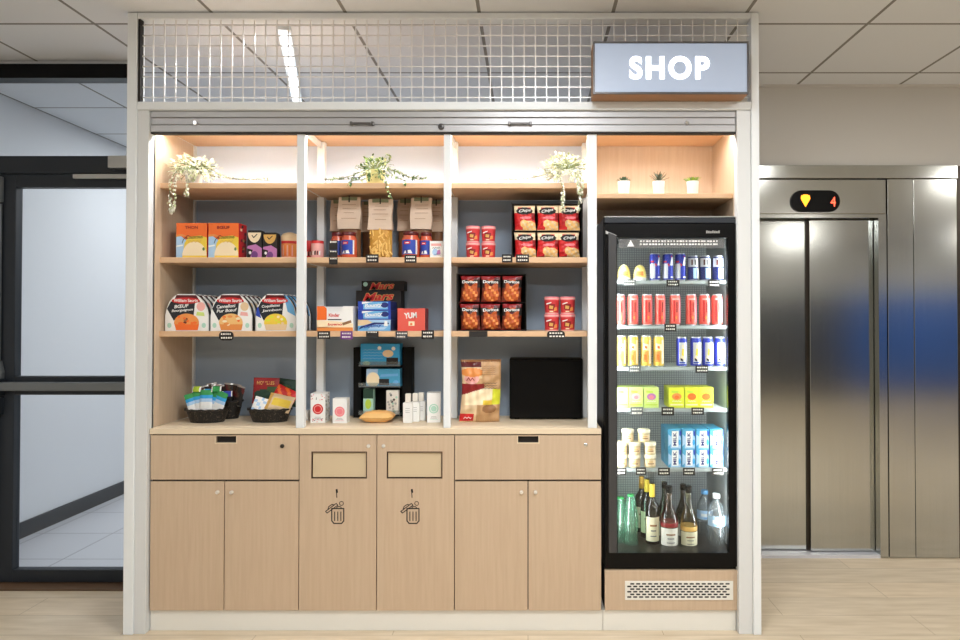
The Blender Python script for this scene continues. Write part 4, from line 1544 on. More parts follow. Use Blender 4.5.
for q in range(7):
    def fm(u, v, q=q):
        if v > .9 or v < .06:
            return 'silver'
        k_ = (int(u * 4 + v * 5 + q)) % 4
        return ['black_card', 'maroon', 'brown_ink', 'black_card'][k_] if v > .4 else 'black_card'
    o = sachet(.05, .10, .014, fm, ['black_card']).build('sachet', loc=(xb_ - .072 + q * .024, .305 + .018 * (q % 2), zc_ + .062 + .006 * ((q * 5) % 3)), smooth=True, rz=(q - 3) * -.1, label=f'dark wrapped bar in the back basket, {names[q]} from the beech side panel', cat='sachet', group='dark wrapped bars')
    o.rotation_euler.x = -.12
    o.rotation_euler.y = (q - 3) * .07
# second basket
xc_, wc_ = span(249, 292, .225)
basket(xc_, .225, wc_ / 2, .060, .060, 'black wicker basket of coloured noodle packets beside the white post')


def packet(w, h, t, fm, mats, loc, rx, ry, rz, label, tx=None, tc='gold'):
    o = pillow(w, h, t, fm, mats, 14, 18, .03).build('noodle_packet', loc=loc, smooth=True, rz=rz, label=label, cat='packet', group='noodle packets')
    o.rotation_euler = (rx, ry, rz)
    if tx:
        text(tx, o, 0, h * .80, w * .66, h * .13, -t / 2 * .95, tc, bold=.015)
    return o


packet(.125, .125, .022, lambda u, v: 'deep_red' if v > .66 else ('dark_green' if inside(u, v, .4, .3, .35, .25) else ('leaf_dark' if u > .6 else 'deep_red')), ['deep_red'], (wx(266, .275), .268, zc_ + .078), -.1, .03, .05, 'dark red noodle packet standing at the back of the coloured basket', 'NOUILLES')
packet(.11, .13, .02, lambda u, v: 'dark_green' if not inside(u, v, .4, .65, .25, .15) else 'leaf_dark', ['dark_green'], (wx(286, .30), .298, zc_ + .064), -.15, .12, -.1, 'dark green noodle packet leaning beside the white post')
packet(.115, .10, .02, lambda u, v: 'red' if (u + v) % .5 < .30 else ('orange' if v > .5 else 'pink'), ['red'], (wx(277, .22), .236, zc_ + .068), -.45, .42, -.1, 'red and orange packet tilted over the coloured basket')
packet(.125, .085, .018, lambda u, v: 'yellow' if .25 < v < .75 and .2 < u < .9 else ('beige' if u > .12 else 'gold'), ['beige'], (wx(276, .19), .198, zc_ + .052), -.55, .20, -.08, 'yellow and beige packet lying across the coloured basket front')
packet(.075, .075, .016, lambda u, v: 'white' if (int(u * 5) + int(v * 5)) % 3 else 'pale_blue', ['white'], (wx(258, .19), .196, zc_ + .045), -.4, .30, .2, 'white and blue packet in the coloured basket corner')

# ---- middle bay: toiletry cartons, stand and packs
def round_logo(p0, p1, py, dd, dep, circ, spots, label, name='toiletry_carton', rz=0):
    x, wd_ = span(p0, p1, dd)
    h = top_h(py, dd, zc_)
    m = MB('white').box(-wd_ / 2, wd_ / 2, 0, dep, 0, h)
    m.flat(ell(0, h * .47, wd_ * .36, wd_ * .36, 22), -.0004, circ)
    m.flat(ell(0, h * .47, wd_ * .27, wd_ * .27, 22), -.0007, 'pale_pink' if circ != 'mint' else 'white')
    m.flat(ell(0, h * .47, wd_ * .22, wd_ * .22, 22), -.0010, circ)
    for q in range(3):
        m.flat(rect(-wd_ * (.3 - .05 * q), wd_ * (.3 - .05 * q), h * (.10 + .045 * q), h * (.11 + .045 * q)), -.0004, 'handle_grey' if q else circ)
    if spots:
        for q in range(70):
            yq, zq = random.uniform(.004, dep - .008), random.uniform(.03, .95) * h
            s_ = random.uniform(.003, .007)
            xx = wd_ / 2 + .0004
            m.face([(xx, yq, zq), (xx, yq + s_, zq - s_ * .3), (xx, yq + s_ * 1.2, zq + s_ * .7), (xx, yq + .2 * s_, zq + s_)], random.choice(['ink', 'ink', 'maroon', 'beige']))
        for q in range(26):
            u = random.uniform(-.46, .46) * wd_
            zq = random.choice([random.uniform(.02, .14), random.uniform(.78, .97)]) * h
            m.flat(ell(u, zq, .0022, .0026, 6), -.0005, random.choice(['ink', 'pink', 'red']))
    return m.build(name, loc=(x, dd, zc_), rz=rz, label=label, cat='carton', group='toiletry cartons')


round_logo(311, 325.5, 393.5, .175, .08, 'red', True, 'white carton with red circle and dark spotted side', rz=.04)
round_logo(333, 347, 398.5, .165, .05, 'pink', False, 'shorter white carton with a pink circle')
round_logo(427.3, 440.5, 393, .185, .06, 'mint', False, 'white carton with pale green circle beside the white post', rz=.10)
x, wd_ = span(303, 310.5, .30)
carton('small_carton', .05, .045, .04, 'white', (), None, 'small white carton half hidden behind the white front post', 'carton', None, (x, .25, zc_))
# bottles in a row
x0_, w1_ = span(402.5, 412, .17)
proto = None
for q, (px, dd_, py) in enumerate(((407.8, .17, 394), (415, .205, 393.5), (421, .24, 393))):
    h = wz(py, dd_) - zc_
    x = wx(px, dd_)
    lb = ['white flat pump bottle nearest the front of the row of three', 'white flat bottle in the middle of the row of three', 'white flat bottle at the back of the row of three'][q]
    t = empty('toiletry_bottle', (x, dd_ + .016, zc_), label=lb, cat='bottle', group='white toiletry bottles')
    MB('white').prism(rrect(-.022, .022, 0, h * .70, .004), -.016, .016).build('bottle_body', t, bevel=.002)
    MB('paper').box(-.012, .012, -.0122, .0122, h * .712, h).build('cap', t, bevel=.002)
    p = MB('handle_grey')
    for z in (.5, .42, .36):
        p.flat(rect(-.010, .010, h * z, h * z + .0012), -.0166)
    p.build('print', t)
# black stand with three tiers
xs0, xs1 = wx(353.5, .33), wx(412.5, .33)
hst = wz(347.5, .33) - zc_
sx0, sx1 = wx(361.5, .33), wx(402.5, .33)
t = empty('display_stand', (0, .33, zc_), label='black upright display stand with three tiers of toiletry packs', cat='display stand')
MB('black_matt').box(xs0, sx0, 0, .06, 0, hst).build('side_wing', t, bevel=.001)
MB('black_matt').box(sx1, xs1, 0, .06, 0, hst).build('side_wing', t, bevel=.001)
MB('black_matt').box(sx0 + .0005, sx1 - .0005, .05, .06, 0, hst).build('back_board', t)
lev = [wz(414, .30) - zc_, wz(386.5, .30) - zc_, wz(365.5, .30) - zc_]
for i, z in enumerate(lev):
    z = max(z, .003)
    fr_ = MB('clear_plastic')
    fr_.box(sx0 + .001, sx1 - .001, -.050, .049, z - .002, z)
    fr_.box(sx0 + .001, sx1 - .001, -.052, -.0505, z - .002, z + .02)
    fr_.build('tier', t)
    if i < 2:
        hk = MB('charcoal_light').box(sx0 + .001, sx1 - .001, -.0535, -.0522, (wz(387, .28) if i == 0 else wz(366.3, .28)) - zc_, (wz(386, .28) if i == 0 else wz(365.0, .28)) - zc_)
        hk.build('tier_edge', t)


def at_tier(p0, p1, py0, dd, z, dep, body, gfx, label, name='toiletry_pack'):
    x, wd_ = span(p0, p1, dd)
    h = wz(py0, dd) - zc_ - z
    return carton(name, wd_, h, dep, body, gfx, None, label, 'pack', 'packs on the black stand', (x, dd, zc_ + z)), wd_, h


z2 = lev[2] + .001
o, w_, h_ = at_tier(360.8, 399.8, 343.8, .285, z2, .08, 'cyan', [([(0, 0), (1, 0), (1, .15), (0, .3)], 'aqua'), (ell(.48, .80, .05, .09, 14), 'white'), (ell(.84, .78, .05, .09, 14), 'white'), (ell(.70, .55, .14, .17, 16), 'beige'), (rect(.66, .96, .04, .36), 'black_card'), (ell(.15, .10, .10, .10, 14), 'mint')], 'bright blue box on the top tier of the black stand')
m = MB('white')
for q in range(4):
    scribble(m, -w_ * .18, h_ * (.72 - .13 * q), w_ * .5, .004, -.0022, 'pale_blue', 10, .0012)
m.build('print', o)
z1_ = lev[1] + .001
o, w_, h_ = at_tier(366.5, 400, 369, .285, z1_, .08, 'aqua', [([(0, 0), (.3, .0), (.35, 1), (0, 1)], 'pale_blue'), (ell(.2, .40, .20, .42, 18), 'cream'), (rect(.38, .68, .08, .44), 'black_card'), ([(.4, .55), (.95, .6), (.95, .75), (.45, .7)], 'sky'), (ell(.88, .25, .08, .12, 10), 'sky')], 'blue box with a cream shape on the middle tier of the stand')
z0_ = max(lev[0], .003) + .001
o, w_, h_ = at_tier(363.5, 373.5, 389, .29, z0_, .04, 'mint', [(rect(0, 1, .62, 1), 'dark_green'), (ell(.5, .4, .3, .2), 'lime'), (rect(.1, .9, .04, .14), 'white')], 'small green and pale pack on the bottom tier of the stand')
fl = [(rect(0, 1, 0, 1), 'paper')] + [(ell(random.random() * .8 + .1, random.random() * .85 + .08, .10, .05, 7), random.choice(['handle_grey', 'silver', 'mint', 'charcoal_light'])) for _ in range(16)]
o, w_, h_ = at_tier(386.5, 398.5, 390.5, .285, z0_, .03, 'paper', fl, 'white pack with grey speckles on the bottom tier of the stand')
# orange flat packet lying down
xo, wo = span(359, 393, .15)
mat('packet_orange', (248, 190, 116), .45)
m = pillow(wo, .105, .05, lambda u, v: 'packet_orange' if v > .12 else 'crisp', ['packet_orange'], 18, 14, .02)
o = m.build('flat_packet', loc=(xo, .155, zc_ + .0265), smooth=True, label='flat orange packet lying on the worktop before the black stand', cat='packet')
o.rotation_euler = (-PI / 2, 0, .06)

# ---- third bay: big crisps bag and black appliance box
def big_bag(u, v):
    if v > .965:
        return 'tan_dark'
    if u < .5 and v > .88:
        return 'maroon'
    if u < .52 and inside(u, v, .26, .80, .30, .07):
        return 'amber'
    if inside(u, v, .24, .70, .19, .085):
        return 'pale_pink'
    if u < .52 and .70 < v <= .88:
        return 'beige'
    if u < .56 and .44 + u * .2 < v < .62:
        return 'deep_red'
    if u < .34 and .02 < v < .14:
        return 'red'
    if u < .10:
        return 'beige'
    if .28 < v < .56 - .1 * abs(u - .6):
        return 'cream' if u < .55 else ('lime_yellow' if u > .78 else 'yellow' if v < .36 else 'cream')
    if inside(u, v, .72, .22, .18, .07):
        return 'tan_dark'
    if v < .28:
        return 'beige' if u < .4 else 'tan'
    return 'tan'


x, wd_ = span(459.5, 500.5, .20)
h = top_h(359.5, .20, zc_)
o = pillow(wd_, h, .07, big_bag, ['tan'], 64, 84, .06, 1.2, crumple=2.2).build('crisps_bag', loc=(x, .205, zc_), smooth=True, rz=.12, label='large tan and red crisps bag standing on the worktop', cat='crisps bag')
m = MB('brown_ink')
for q in range(5):
    scribble(m, wd_ * .20, h * (.90 - .032 * q), wd_ * .34, .004, -.038, 'tan_dark', 9, .0016)
for q in range(3):
    scribble(m, wd_ * .22, h * (.63 - .04 * q), wd_ * .34, .006, -.041, 'brown_ink', 9, .0022)
scribble(m, -wd_ * .24, h * .70, wd_ * .18, .016, -.040, 'deep_red', 4, .004)
scribble(m, -wd_ * .30, h * .08, wd_ * .2, .010, -.022, 'white', 5, .002)
m.build('print', o)
xk0, xk1 = wx(509.5, .27), wx(583, .27)
hk_ = wz(358.8, .27) - zc_
t = empty('microwave', ((xk0 + xk1) / 2, .27, zc_), label='plain black boxy appliance with flat front beside the crisps bag', cat='appliance')
hw_ = (xk1 - xk0) / 2
MB('black_matt').box(-hw_, hw_, .012, .125, .004, hk_).build('body', t, bevel=.004)
MB('black').box(-hw_ + .004, hw_ * .97, .0, .0115, .008, hk_ - .006).build('front_panel', t, bevel=.004)
for q in (-1, 1):
    MB('black').box(q * hw_ * .8 - .012, q * hw_ * .8 + .012, .03, .10, 0, .0038).build('foot', t)

# ================================================================== plants on the top shelves
mat('leaf_soft', (168, 176, 138), .55)


def leaf(m, p, dirv, L, wd_, mname, curl=.25):
    p = Vector(p)
    dv = Vector(dirv).normalized()
    sd = dv.cross(Vector((0, -.3, 1)))
    if sd.length < .05:
        sd = dv.cross(Vector((1, 0, 0)))
    sd.normalize()
    up = sd.cross(dv).normalized()
    pts = []
    for t, ww, lift in ((0, .06, 0), (.35, .5, .05), (.7, .38, .02), (1, .03, -curl)):
        c = p + dv * L * t + up * L * lift
        pts.append((c - sd * wd_ * ww + up * wd_ * .12, c, c + sd * wd_ * ww + up * wd_ * .12))
    vs = [v for r_ in pts for v in r_]
    fs = []
    for i in range(3):
        for j in range(2):
            fs.append((3 * i + j, 3 * i + j + 1, 3 * i + 4 + j, 3 * i + 3 + j))
    m.mesh(vs, fs, mname)


def trailing(name, label, px, dd, z_, pot, potm, crown, vines, leafm, L, nvine, group):
    x = wx(px, dd)
    t = empty(name, (x, dd, z_ + .0008), label=label, cat='plant', group=group)
    r, h = pot
    MB(potm).lathe([(r * .78, 0), (r * .82, .003), (r, h), (r * .93, h), (r * .9, h * .85), (.001, h * .84)], 24).build('pot', t, smooth=True)
    fol, stm = MB(leafm[0]), MB('stem')
    cx_, cr, ch, n = crown
    for q in range(n):
        a = random.uniform(0, 2 * PI)
        e_ = random.uniform(-.95, 1.2)
        rr = random.uniform(.55, 1)
        p = Vector((math.cos(a) * math.cos(e_) * cr * rr + cx_, math.sin(a) * math.cos(e_) * min(cr, .075) * rr, h + .008 + math.sin(e_) * ch * rr))
        dv = (p - Vector((cx_ * .5, 0, h * .7)) + Vector((random.uniform(-.08, .08), random.uniform(-.08, .03), random.uniform(-.06, .06))))
        p.z = max(p.z, .012)
        leaf(fol, p, dv, L * random.uniform(.7, 1.2), L * .62, random.choice(leafm))
        if q % 3 == 0:
            stm.tube([(cx_ * .3, 0, h * .86), tuple((p + Vector((0, 0, h))) * .5 + Vector((0, 0, .01))), tuple(p)], .0012, 5)
    for path in vines:
        pts = [Vector((wx(a, b_) - x, b_ - dd, c_)) for a, b_, c_ in path]
        # smooth polyline
        out = []
        for i in range(len(pts) - 1):
            p0, p1, p2, p3 = pts[max(i - 1, 0)], pts[i], pts[i + 1], pts[min(i + 2, len(pts) - 1)]
            for k_ in range(6):
                u = k_ / 6
                out.append(.5 * ((2 * p1) + (p2 - p0) * u + (2 * p0 - 5 * p1 + 4 * p2 - p3) * u * u + (3 * p1 - p0 - 3 * p2 + p3) * u ** 3))
        out.append(pts[-1])
        stm.tube(out, .0013, 5)
        tot = len(out)
        for q in range(nvine * (len(pts) - 1)):
            i = random.randrange(1, tot)
            p = out[i]
            dv = (out[i] - out[i - 1]).normalized() + Vector((random.uniform(-1, 1), random.uniform(-1, .6), random.uniform(-.6, .9)))
            leaf(fol, p, dv, L * random.uniform(.6, 1.0), L * .55, random.choice(leafm))
    stm.build('stem', t, smooth=True)
    fol.build('foliage', t)
    return t


pl = 'trailing plants on the top shelf'
ZT = lambda py, d: wz(py, d) - r1 - .0008
trailing('trailing_plant', 'pale variegated trailing plant beside the beech side panel', 193, .15, r1, (.040, .066), 'pot_white', (0, .118, .062, 330),
         [[(192, .13, .07), (178, .085, .06), (170, .075, .0), (169, .07, ZT(200, .07)), (171, .065, ZT(210, .065))],
          [(190, .12, .07), (188, .085, .04), (187, .07, ZT(186, .07)), (186, .068, ZT(195, .068))],
          [(200, .13, .08), (216, .11, .045), (232, .10, .022), (252, .10, .016), (272, .11, .014)],
          [(200, .13, .06), (212, .10, .03), (226, .10, .025), (240, .10, .016)],
          [(192, .12, .07), (195, .085, .05), (194, .08, .03), (193, .08, .015)],
          [(200, .12, .07), (203, .085, .05), (205, .08, .03), (206, .08, .015)],
          [(196, .13, .07), (182, .10, .06), (174, .075, .0), (174, .068, ZT(204, .068)), (170, .066, ZT(212, .066))]],
         ['leaf_white', 'leaf_white', 'leaf_pale', 'leaf_white', 'leaf_soft'], .019, 18, pl)
trailing('trailing_plant', 'green trailing plant in a pale yellow pot on the top shelf', 375, .15, r1, (.046, .066), 'pot_cream', (0, .088, .060, 210),
         [[(368, .14, .08), (356, .11, .045), (344, .10, .025), (334, .10, .018), (325, .10, .018)],
          [(370, .14, .07), (360, .11, .03), (350, .10, .02), (338, .10, .016)],
          [(382, .14, .08), (396, .12, .055), (408, .11, .03), (420, .10, .018), (426, .10, .020)],
          [(384, .14, .08), (400, .11, .05), (412, .10, .022), (418, .10, .03)],
          [(376, .12, .07), (384, .085, .03), (386, .075, -.01), (390, .07, ZT(197, .07))],
          [(372, .12, .07), (366, .09, .02), (352, .08, .006), (350, .075, -.012)],
          [(370, .10, .07), (368, .088, .05), (369, .084, .03), (368, .082, .012)],
          [(378, .10, .07), (380, .088, .05), (379, .084, .03), (381, .082, .012)],
          [(384, .13, .08), (394, .10, .03), (404, .085, .008), (405, .076, -.010)],
          [(384, .14, .085), (390, .13, .12), (387, .12, .135)]],
         ['leaf_dark', 'leaf', 'leaf_dark', 'leaf_pale', 'leaf'], .018, 11, pl)
trailing('trailing_plant', 'pale whitish trailing plant hanging over the tray of red crisps bags', 567, .15, r1, (.040, .066), 'pot_white', (-.01, .125, .075, 340),
         [[(562, .13, .07), (560, .09, .02), (563, .072, -.03), (563, .066, ZT(200, .066)), (563, .064, ZT(210, .064))],
          [(572, .13, .07), (577, .09, .02), (579, .072, -.03), (580, .066, ZT(196, .066)), (579, .064, ZT(208, .064))],
          [(558, .13, .07), (540, .11, .035), (520, .10, .018), (490, .10, .014)],
          [(560, .12, .07), (556, .09, .05), (557, .085, .03), (556, .082, .012)],
          [(572, .12, .07), (570, .09, .05), (572, .085, .03), (571, .082, .012)],
          [(576, .13, .07), (582, .09, .03), (583, .075, -.01), (581, .068, ZT(198, .068))]],
         ['leaf_white', 'leaf_white', 'leaf_pale', 'leaf_white', 'leaf_soft'], .019, 18, pl)

zr = rr_z + .0006
for px, kind, lb in ((624, 0, 'small rosette succulent in white pot nearest the white post'), (659, 1, 'small spiky aloe in white pot between the two other succulents'), (693, 2, 'small lime green mossy succulent in white pot nearest the beech side')):
    dd = .105
    x = wx(px, dd)
    h = .060
    r = .028
    t = empty('potted_succulent', (x, dd, zr), label=lb, cat='potted plant', group='small succulents')
    MB('pot_white').lathe([(r * .84, 0), (r * .88, .002), (r, h), (r * .92, h), (r * .88, h * .9), (.001, h * .9)], 24).build('pot', t, smooth=True)
    f_ = MB('succulent')
    if kind == 0:
        for ring, (n, e_, L_) in enumerate(((9, .25, .036), (8, .7, .032), (5, 1.15, .028))):
            for q in range(n):
                a = 2 * PI * q / n + ring * .4
                leaf(f_, (0, 0, h * .92), (math.cos(a) * math.cos(e_), math.sin(a) * math.cos(e_), math.sin(e_)), L_, .018, 'succulent', -.1)
    elif kind == 1:
        for q in range(17):
            a = 2 * PI * q / 17 * 3
            e_ = .45 + .9 * q / 17
            leaf(f_, (0, 0, h * .9), (math.cos(a) * math.cos(e_), math.sin(a) * math.cos(e_), math.sin(e_)), .055, .012, 'aloe', .0)
    else:
        for q in range(60):
            a, rr = random.uniform(0, 2 * PI), .024 * math.sqrt(random.random())
            leaf(f_, (rr * math.cos(a), rr * math.sin(a), h * .92), (math.cos(a) * rr * 40, math.sin(a) * rr * 40, 1.1), .026, .009, random.choice(['moss', 'leaf']), .1)
    f_.build('foliage', t)

# ================================================================== goods in the fridge
FD = .155


def can_mesh(r, h, mid, extras, top='can_silver'):
    m = MB(mid)
    m.lathe([(r * .72, 0, top), (r * .95, h * .035, mid), (r, h * .07, mid), (r, h * .90, mid), (r * .86, h * .965, top), (r * .88, h * .985, top), (r * .86, h, top), (r * .80, h * .985, top), (.001, h * .985, top)], 24)
    for quad, mm in extras:
        m.cylpatch(r * 1.012 + .0002 * extras.index((quad, mm)), [(a, z * h) for a, z in quad], mm, 8)
    return m


def row(name, cat, group, protos, pxs, zi, py_top, dd, lab):
    """stand copies of one can along a fridge shelf at the given photo columns"""
    out = []
    for q, px in enumerate(pxs):
        loc = (wx(px, dd), dd, fz[zi] + .0038)
        lb = lab(q)
        if q == 0:
            o = protos.build(name, loc=loc, smooth=True, label=lb, cat=cat, group=group)
            out.append(o)
        else:
            out.append(copy_tree(out[0], loc, lb, rz=random.uniform(-.15, .15)))
    return out


def hz(zi, py, dd):
    return wz(py, dd) - fz[zi] - .0038


kk = lambda px, d: px * (d + D) / F
# top row: dome pots
mat('dome_yellow', (246, 226, 130), .35)
h = hz(0, 264.5, FD)
r = kk(12.8, FD) / 2
dm = MB('cream').lathe([(r * .92, 0, 'white'), (r, h * .08, 'white'), (r * 1.0, h * .18, 'dome_yellow'), (r * .98, h * .38, 'dome_yellow'), (r * .90, h * .6, 'dome_yellow'), (r * .74, h * .80, 'dome_yellow'), (r * .46, h * .94, 'cream'), (r * .2, h * .99, 'cream'), (.001, h, 'cream')], 24)
dm.cylpatch(r * 1.0, [(-40, h * .30), (30, h * .30), (26, h * .56), (-34, h * .56)], 'amber', 6)
dm.cylpatch(r * 1.02, [(-40, h * .10), (36, h * .10), (36, h * .20), (-40, h * .20)], 'white', 6)
row('dessert_pot', 'pot', 'yellow dome pots', dm, (624, 640), 0, 265, FD + .01, lambda q: f"yellow dome topped pot on the fridge's top shelf, {'nearest the handle' if q == 0 else 'beside the blue cans'}")
# blue and silver cans
r = kk(10.8, FD) / 2
h = hz(0, 253.6, FD)
c = can_mesh(r, h, 'can_blue', [([(-80, .08), (-8, .08), (-8, .62), (-80, .62)], 'can_silver'), ([(14, .55), (60, .55), (70, .85), (34, .85)], 'can_silver'), ([(-12, .6), (4, .5), (40, .88), (30, .92)], 'red'), ([(-60, .66), (-20, .66), (-20, .72), (-60, .72)], 'red'), ([(20, .10), (60, .10), (60, .15), (20, .15)], 'white')])
row('drink_can', 'can', 'blue and silver cans', c, (655, 668, 680.5), 0, 254, FD, lambda q: f"blue and silver drink can on the fridge's top shelf, {['next to the dome pots', 'middle of the three', 'next to the white topped cans'][q]}")
h = hz(0, 256, FD)
c = can_mesh(r, h, 'navy', [([(-70, .55), (70, .55), (70, .90), (-70, .90)], 'can_silver'), ([(-30, .62), (-14, .62), (-14, .84), (-30, .84)], 'maroon'), ([(6, .62), (24, .62), (18, .84), (2, .84)], 'handle_grey'), ([(-10, .08), (24, .08), (24, .5), (-10, .5)], 'pale_blue'), ([(36, .08), (60, .08), (60, .5), (36, .5)], 'white')])
row('drink_can', 'can', 'white topped blue cans', c, (693, 705, 718), 0, 256, FD, lambda q: f"blue can with white top half on the fridge's top shelf, {['next to the silver cans', 'middle of the three', 'nearest the light strip'][q]}")
# red cans
h = hz(1, 294.3, FD)
r = kk(10.6, FD) / 2
c = can_mesh(r, h, 'can_red', [([(-30, .12), (-12, .12), (-12, .80), (-30, .80)], 'red'), ([(-40, .82), (40, .82), (40, .86), (-40, .86)], 'pale_pink'), ([(-8, .20), (10, .20), (10, .30), (-8, .30)], 'amber'), ([(2, .42), (14, .42), (14, .74), (2, .74)], 'deep_red'), ([(30, .1), (60, .1), (60, .86), (30, .86)], 'pink')])
row('drink_can', 'can', 'red drink cans', c, (620, 633, 647, 660, 675, 691, 704.5, 717), 1, 294, FD, lambda q: f"red drink can, {ordinal(q)} from the handle side of the fridge's second shelf")
# yellow and white blue cans
h = hz(2, 335.6, FD)
c = can_mesh(r, h, 'can_yellow', [([(-46, .16), (10, .16), (10, .5), (-46, .5)], 'amber'), ([(-40, .56), (26, .52), (26, .72), (-40, .76)], 'cream'), ([(-20, .60), (4, .58), (4, .66), (-20, .68)], 'orange'), ([(24, .1), (54, .1), (54, .86), (24, .86)], 'cream'), ([(-30, .22), (-4, .22), (-4, .4), (-30, .4)], 'orange')])
row('drink_can', 'can', 'yellow drink cans', c, (621, 633, 646, 658.5), 2, 335, FD, lambda q: f"yellow drink can, {ordinal(q)} from the handle side of the fridge's third shelf")
h = hz(2, 337.0, FD)
c = can_mesh(r, h, 'can_blue', [([(-40, .10), (36, .10), (36, .82), (-40, .82)], 'can_silver'), ([(-26, .30), (14, .24), (26, .70), (-6, .76)], 'cream'), ([(-14, .4), (8, .36), (12, .6), (-8, .62)], 'yellow'), ([(-24, .22), (0, .18), (0, .26), (-24, .30)], 'ink'), ([(-36, .12), (30, .12), (30, .17), (-36, .17)], 'blue'), ([(44, .1), (62, .1), (62, .82), (44, .82)], 'white')])
row('drink_can', 'can', 'white and blue cans', c, (681.5, 695.5, 707.5, 719.5), 2, 337, FD, lambda q: f"white and blue can, {ordinal(q)} from the yellow cans on the fridge's third shelf")
# green boxes
for q, (p0, p1, mm, g2, lb) in enumerate(((613.5, 628, 'lime_pale', 'pale_pink', 'pale green drink carton nearest the fridge handle'), (628.8, 643, 'lime_pale', 'pale_pink', 'pale green drink carton second from the fridge handle'), (644, 658.5, 'lime_pale', 'lilac', 'pale green drink carton beside the shelf gap'), (669, 684, 'lime_yellow', 'amber', 'yellow green drink carton beside the shelf gap'), (684.8, 698.5, 'lime_yellow', 'orange', 'yellow green drink carton in the middle of its three'), (699, 713, 'lime_yellow', 'orange', 'yellow green drink carton nearest the fridge light strip'))):
    dd = FD - .012
    if q == 0:
        p0 = 616.5
    x, wd_ = span(p0, p1, dd)
    h = hz(3, 387.5, dd)
    o = carton('drink_carton', wd_, h, .12, mm, [(ell(.5, .55, .32, .17, 14), g2), (rect(.08, .92, .12, .18), 'cream' if q > 2 else 'lime'), ([(.15, .75), (.6, .72), (.6, .82), (.15, .85)], 'lime'), (ell(.5, .52, .16, .09, 12), 'orange' if q > 2 else 'pink')], 'lime', lb + " on the fourth shelf", 'carton', 'green drink cartons', (x, dd, fz[3] + .0038))
    m = MB('white')
    scribble(m, 0, h * .32, wd_ * .6, h * .07, -.0018, 'white', 7, .0016)
    m.build('print', o)
# cream jars
r = kk(12.6, FD) / 2
hj = (hz(4, 441.5, FD)) / 2 - .0006
jm = MB('jar_cream').lathe([(r * .86, 0, 'jar_cream'), (r * .92, h * .03, 'jar_cream'), (r * .92, hj * .70, 'jar_cream'), (r * .98, hj * .74, 'jar_lid'), (r, hj * .80, 'jar_lid'), (r, hj * .94, 'jar_lid'), (r * .94, hj, 'jar_lid'), (.001, hj * .99, 'jar_lid')], 24)
jm.cylpatch(r * .945, [(-55, hj * .14), (55, hj * .14), (55, hj * .60), (-55, hj * .60)], 'beige', 10)
jm.cylpatch(r * .955, [(-30, hj * .28), (30, hj * .28), (30, hj * .36), (-30, hj * .36)], 'tan_dark', 8)
jm.cylpatch(r * .955, [(-22, hj * .44), (22, hj * .44), (22, hj * .5), (-22, hj * .5)], 'gold', 8)
jp = None
for (px, lev_, lb) in ((621, 0, 'bottom layer nearest the handle'), (634.2, 0, 'bottom layer in the middle'), (649.5, 0, 'bottom layer beside the blue cartons'), (621, 1, 'second layer nearest the handle'), (634.2, 1, 'second layer in the middle'), (649.5, 1, 'second layer beside the blue cartons'), (627.5, 2, 'top layer nearest the handle'), (643.5, 2, 'top layer nearest the blue cartons')):
    loc = (wx(px, FD) , FD, fz[4] + .0038 + lev_ * (hj + .0008))
    lb = 'cream dessert jar in the fridge stack, ' + lb
    if jp is None:
        jp = jm.build('dessert_jar', loc=loc, smooth=True, label=lb, cat='jar', group='cream dessert jars')
    else:
        copy_tree(jp, loc, lb, rz=random.uniform(-.3, .3))
# blue and white cartons in two layers, three deep
dd = FD - .015
hp_ = hz(4, 448.4, dd) - .0006
wcol = [(668, 680.8), (682, 694.8), (695.8, 708.6), (709.8, 722.6)]
bp = None
for lev_ in range(2):
    for q, (p0, p1) in enumerate(wcol):
        for deep in range(2):
            x, wd_ = span(p0, p1, dd)
            loc = (x, dd + deep * .085, fz[4] + .0038 + lev_ * (hp_ + .001))
            lb = f"blue and white carton, {'upper' if lev_ else 'lower'} {'front' if deep == 0 else 'back'} row, {ordinal(q)} from the cream jars"
            if bp is None:
                m = MB('aqua').box(-wd_ / 2, wd_ / 2, 0, .08, 0, hp_)
                m.box(-wd_ / 2, wd_ / 2, 0, .08, hp_, hp_ + .0004, 'aqua')
                P = lambda poly, y, mm: m.flat([((u - .5) * wd_, v * hp_) for u, v in poly], y, mm)
                P([(0, .1), (.3, .3), (.25, .6), (0, .75)], -.0004, 'pale_blue')
                P([(.18, .0), (.95, .0), (1, .5), (.8, .95), (.3, .9), (.2, .5)], -.0004, 'pale_blue')
                P([(.28, .08), (.78, .08), (.78, .92), (.28, .92)], -.0007, 'white')
                P(ell(.88, .32, .10, .16, 10), -.0009, 'cyan')
                P(ell(.12, .85, .12, .14, 10), -.0009, 'aqua')
                P(ell(.92, .8, .08, .16, 10), -.0009, 'blue')
                bp = m.build('milk_carton', loc=loc, label=lb, cat='carton', group='blue and white cartons')
                text('MILK', bp, .0, hp_ * .5, hp_ * .72, wd_ * .26, -.0012, 'navy', bold=.03, rot=PI / 2, name='print')
            else:
                copy_tree(bp, loc, lb)


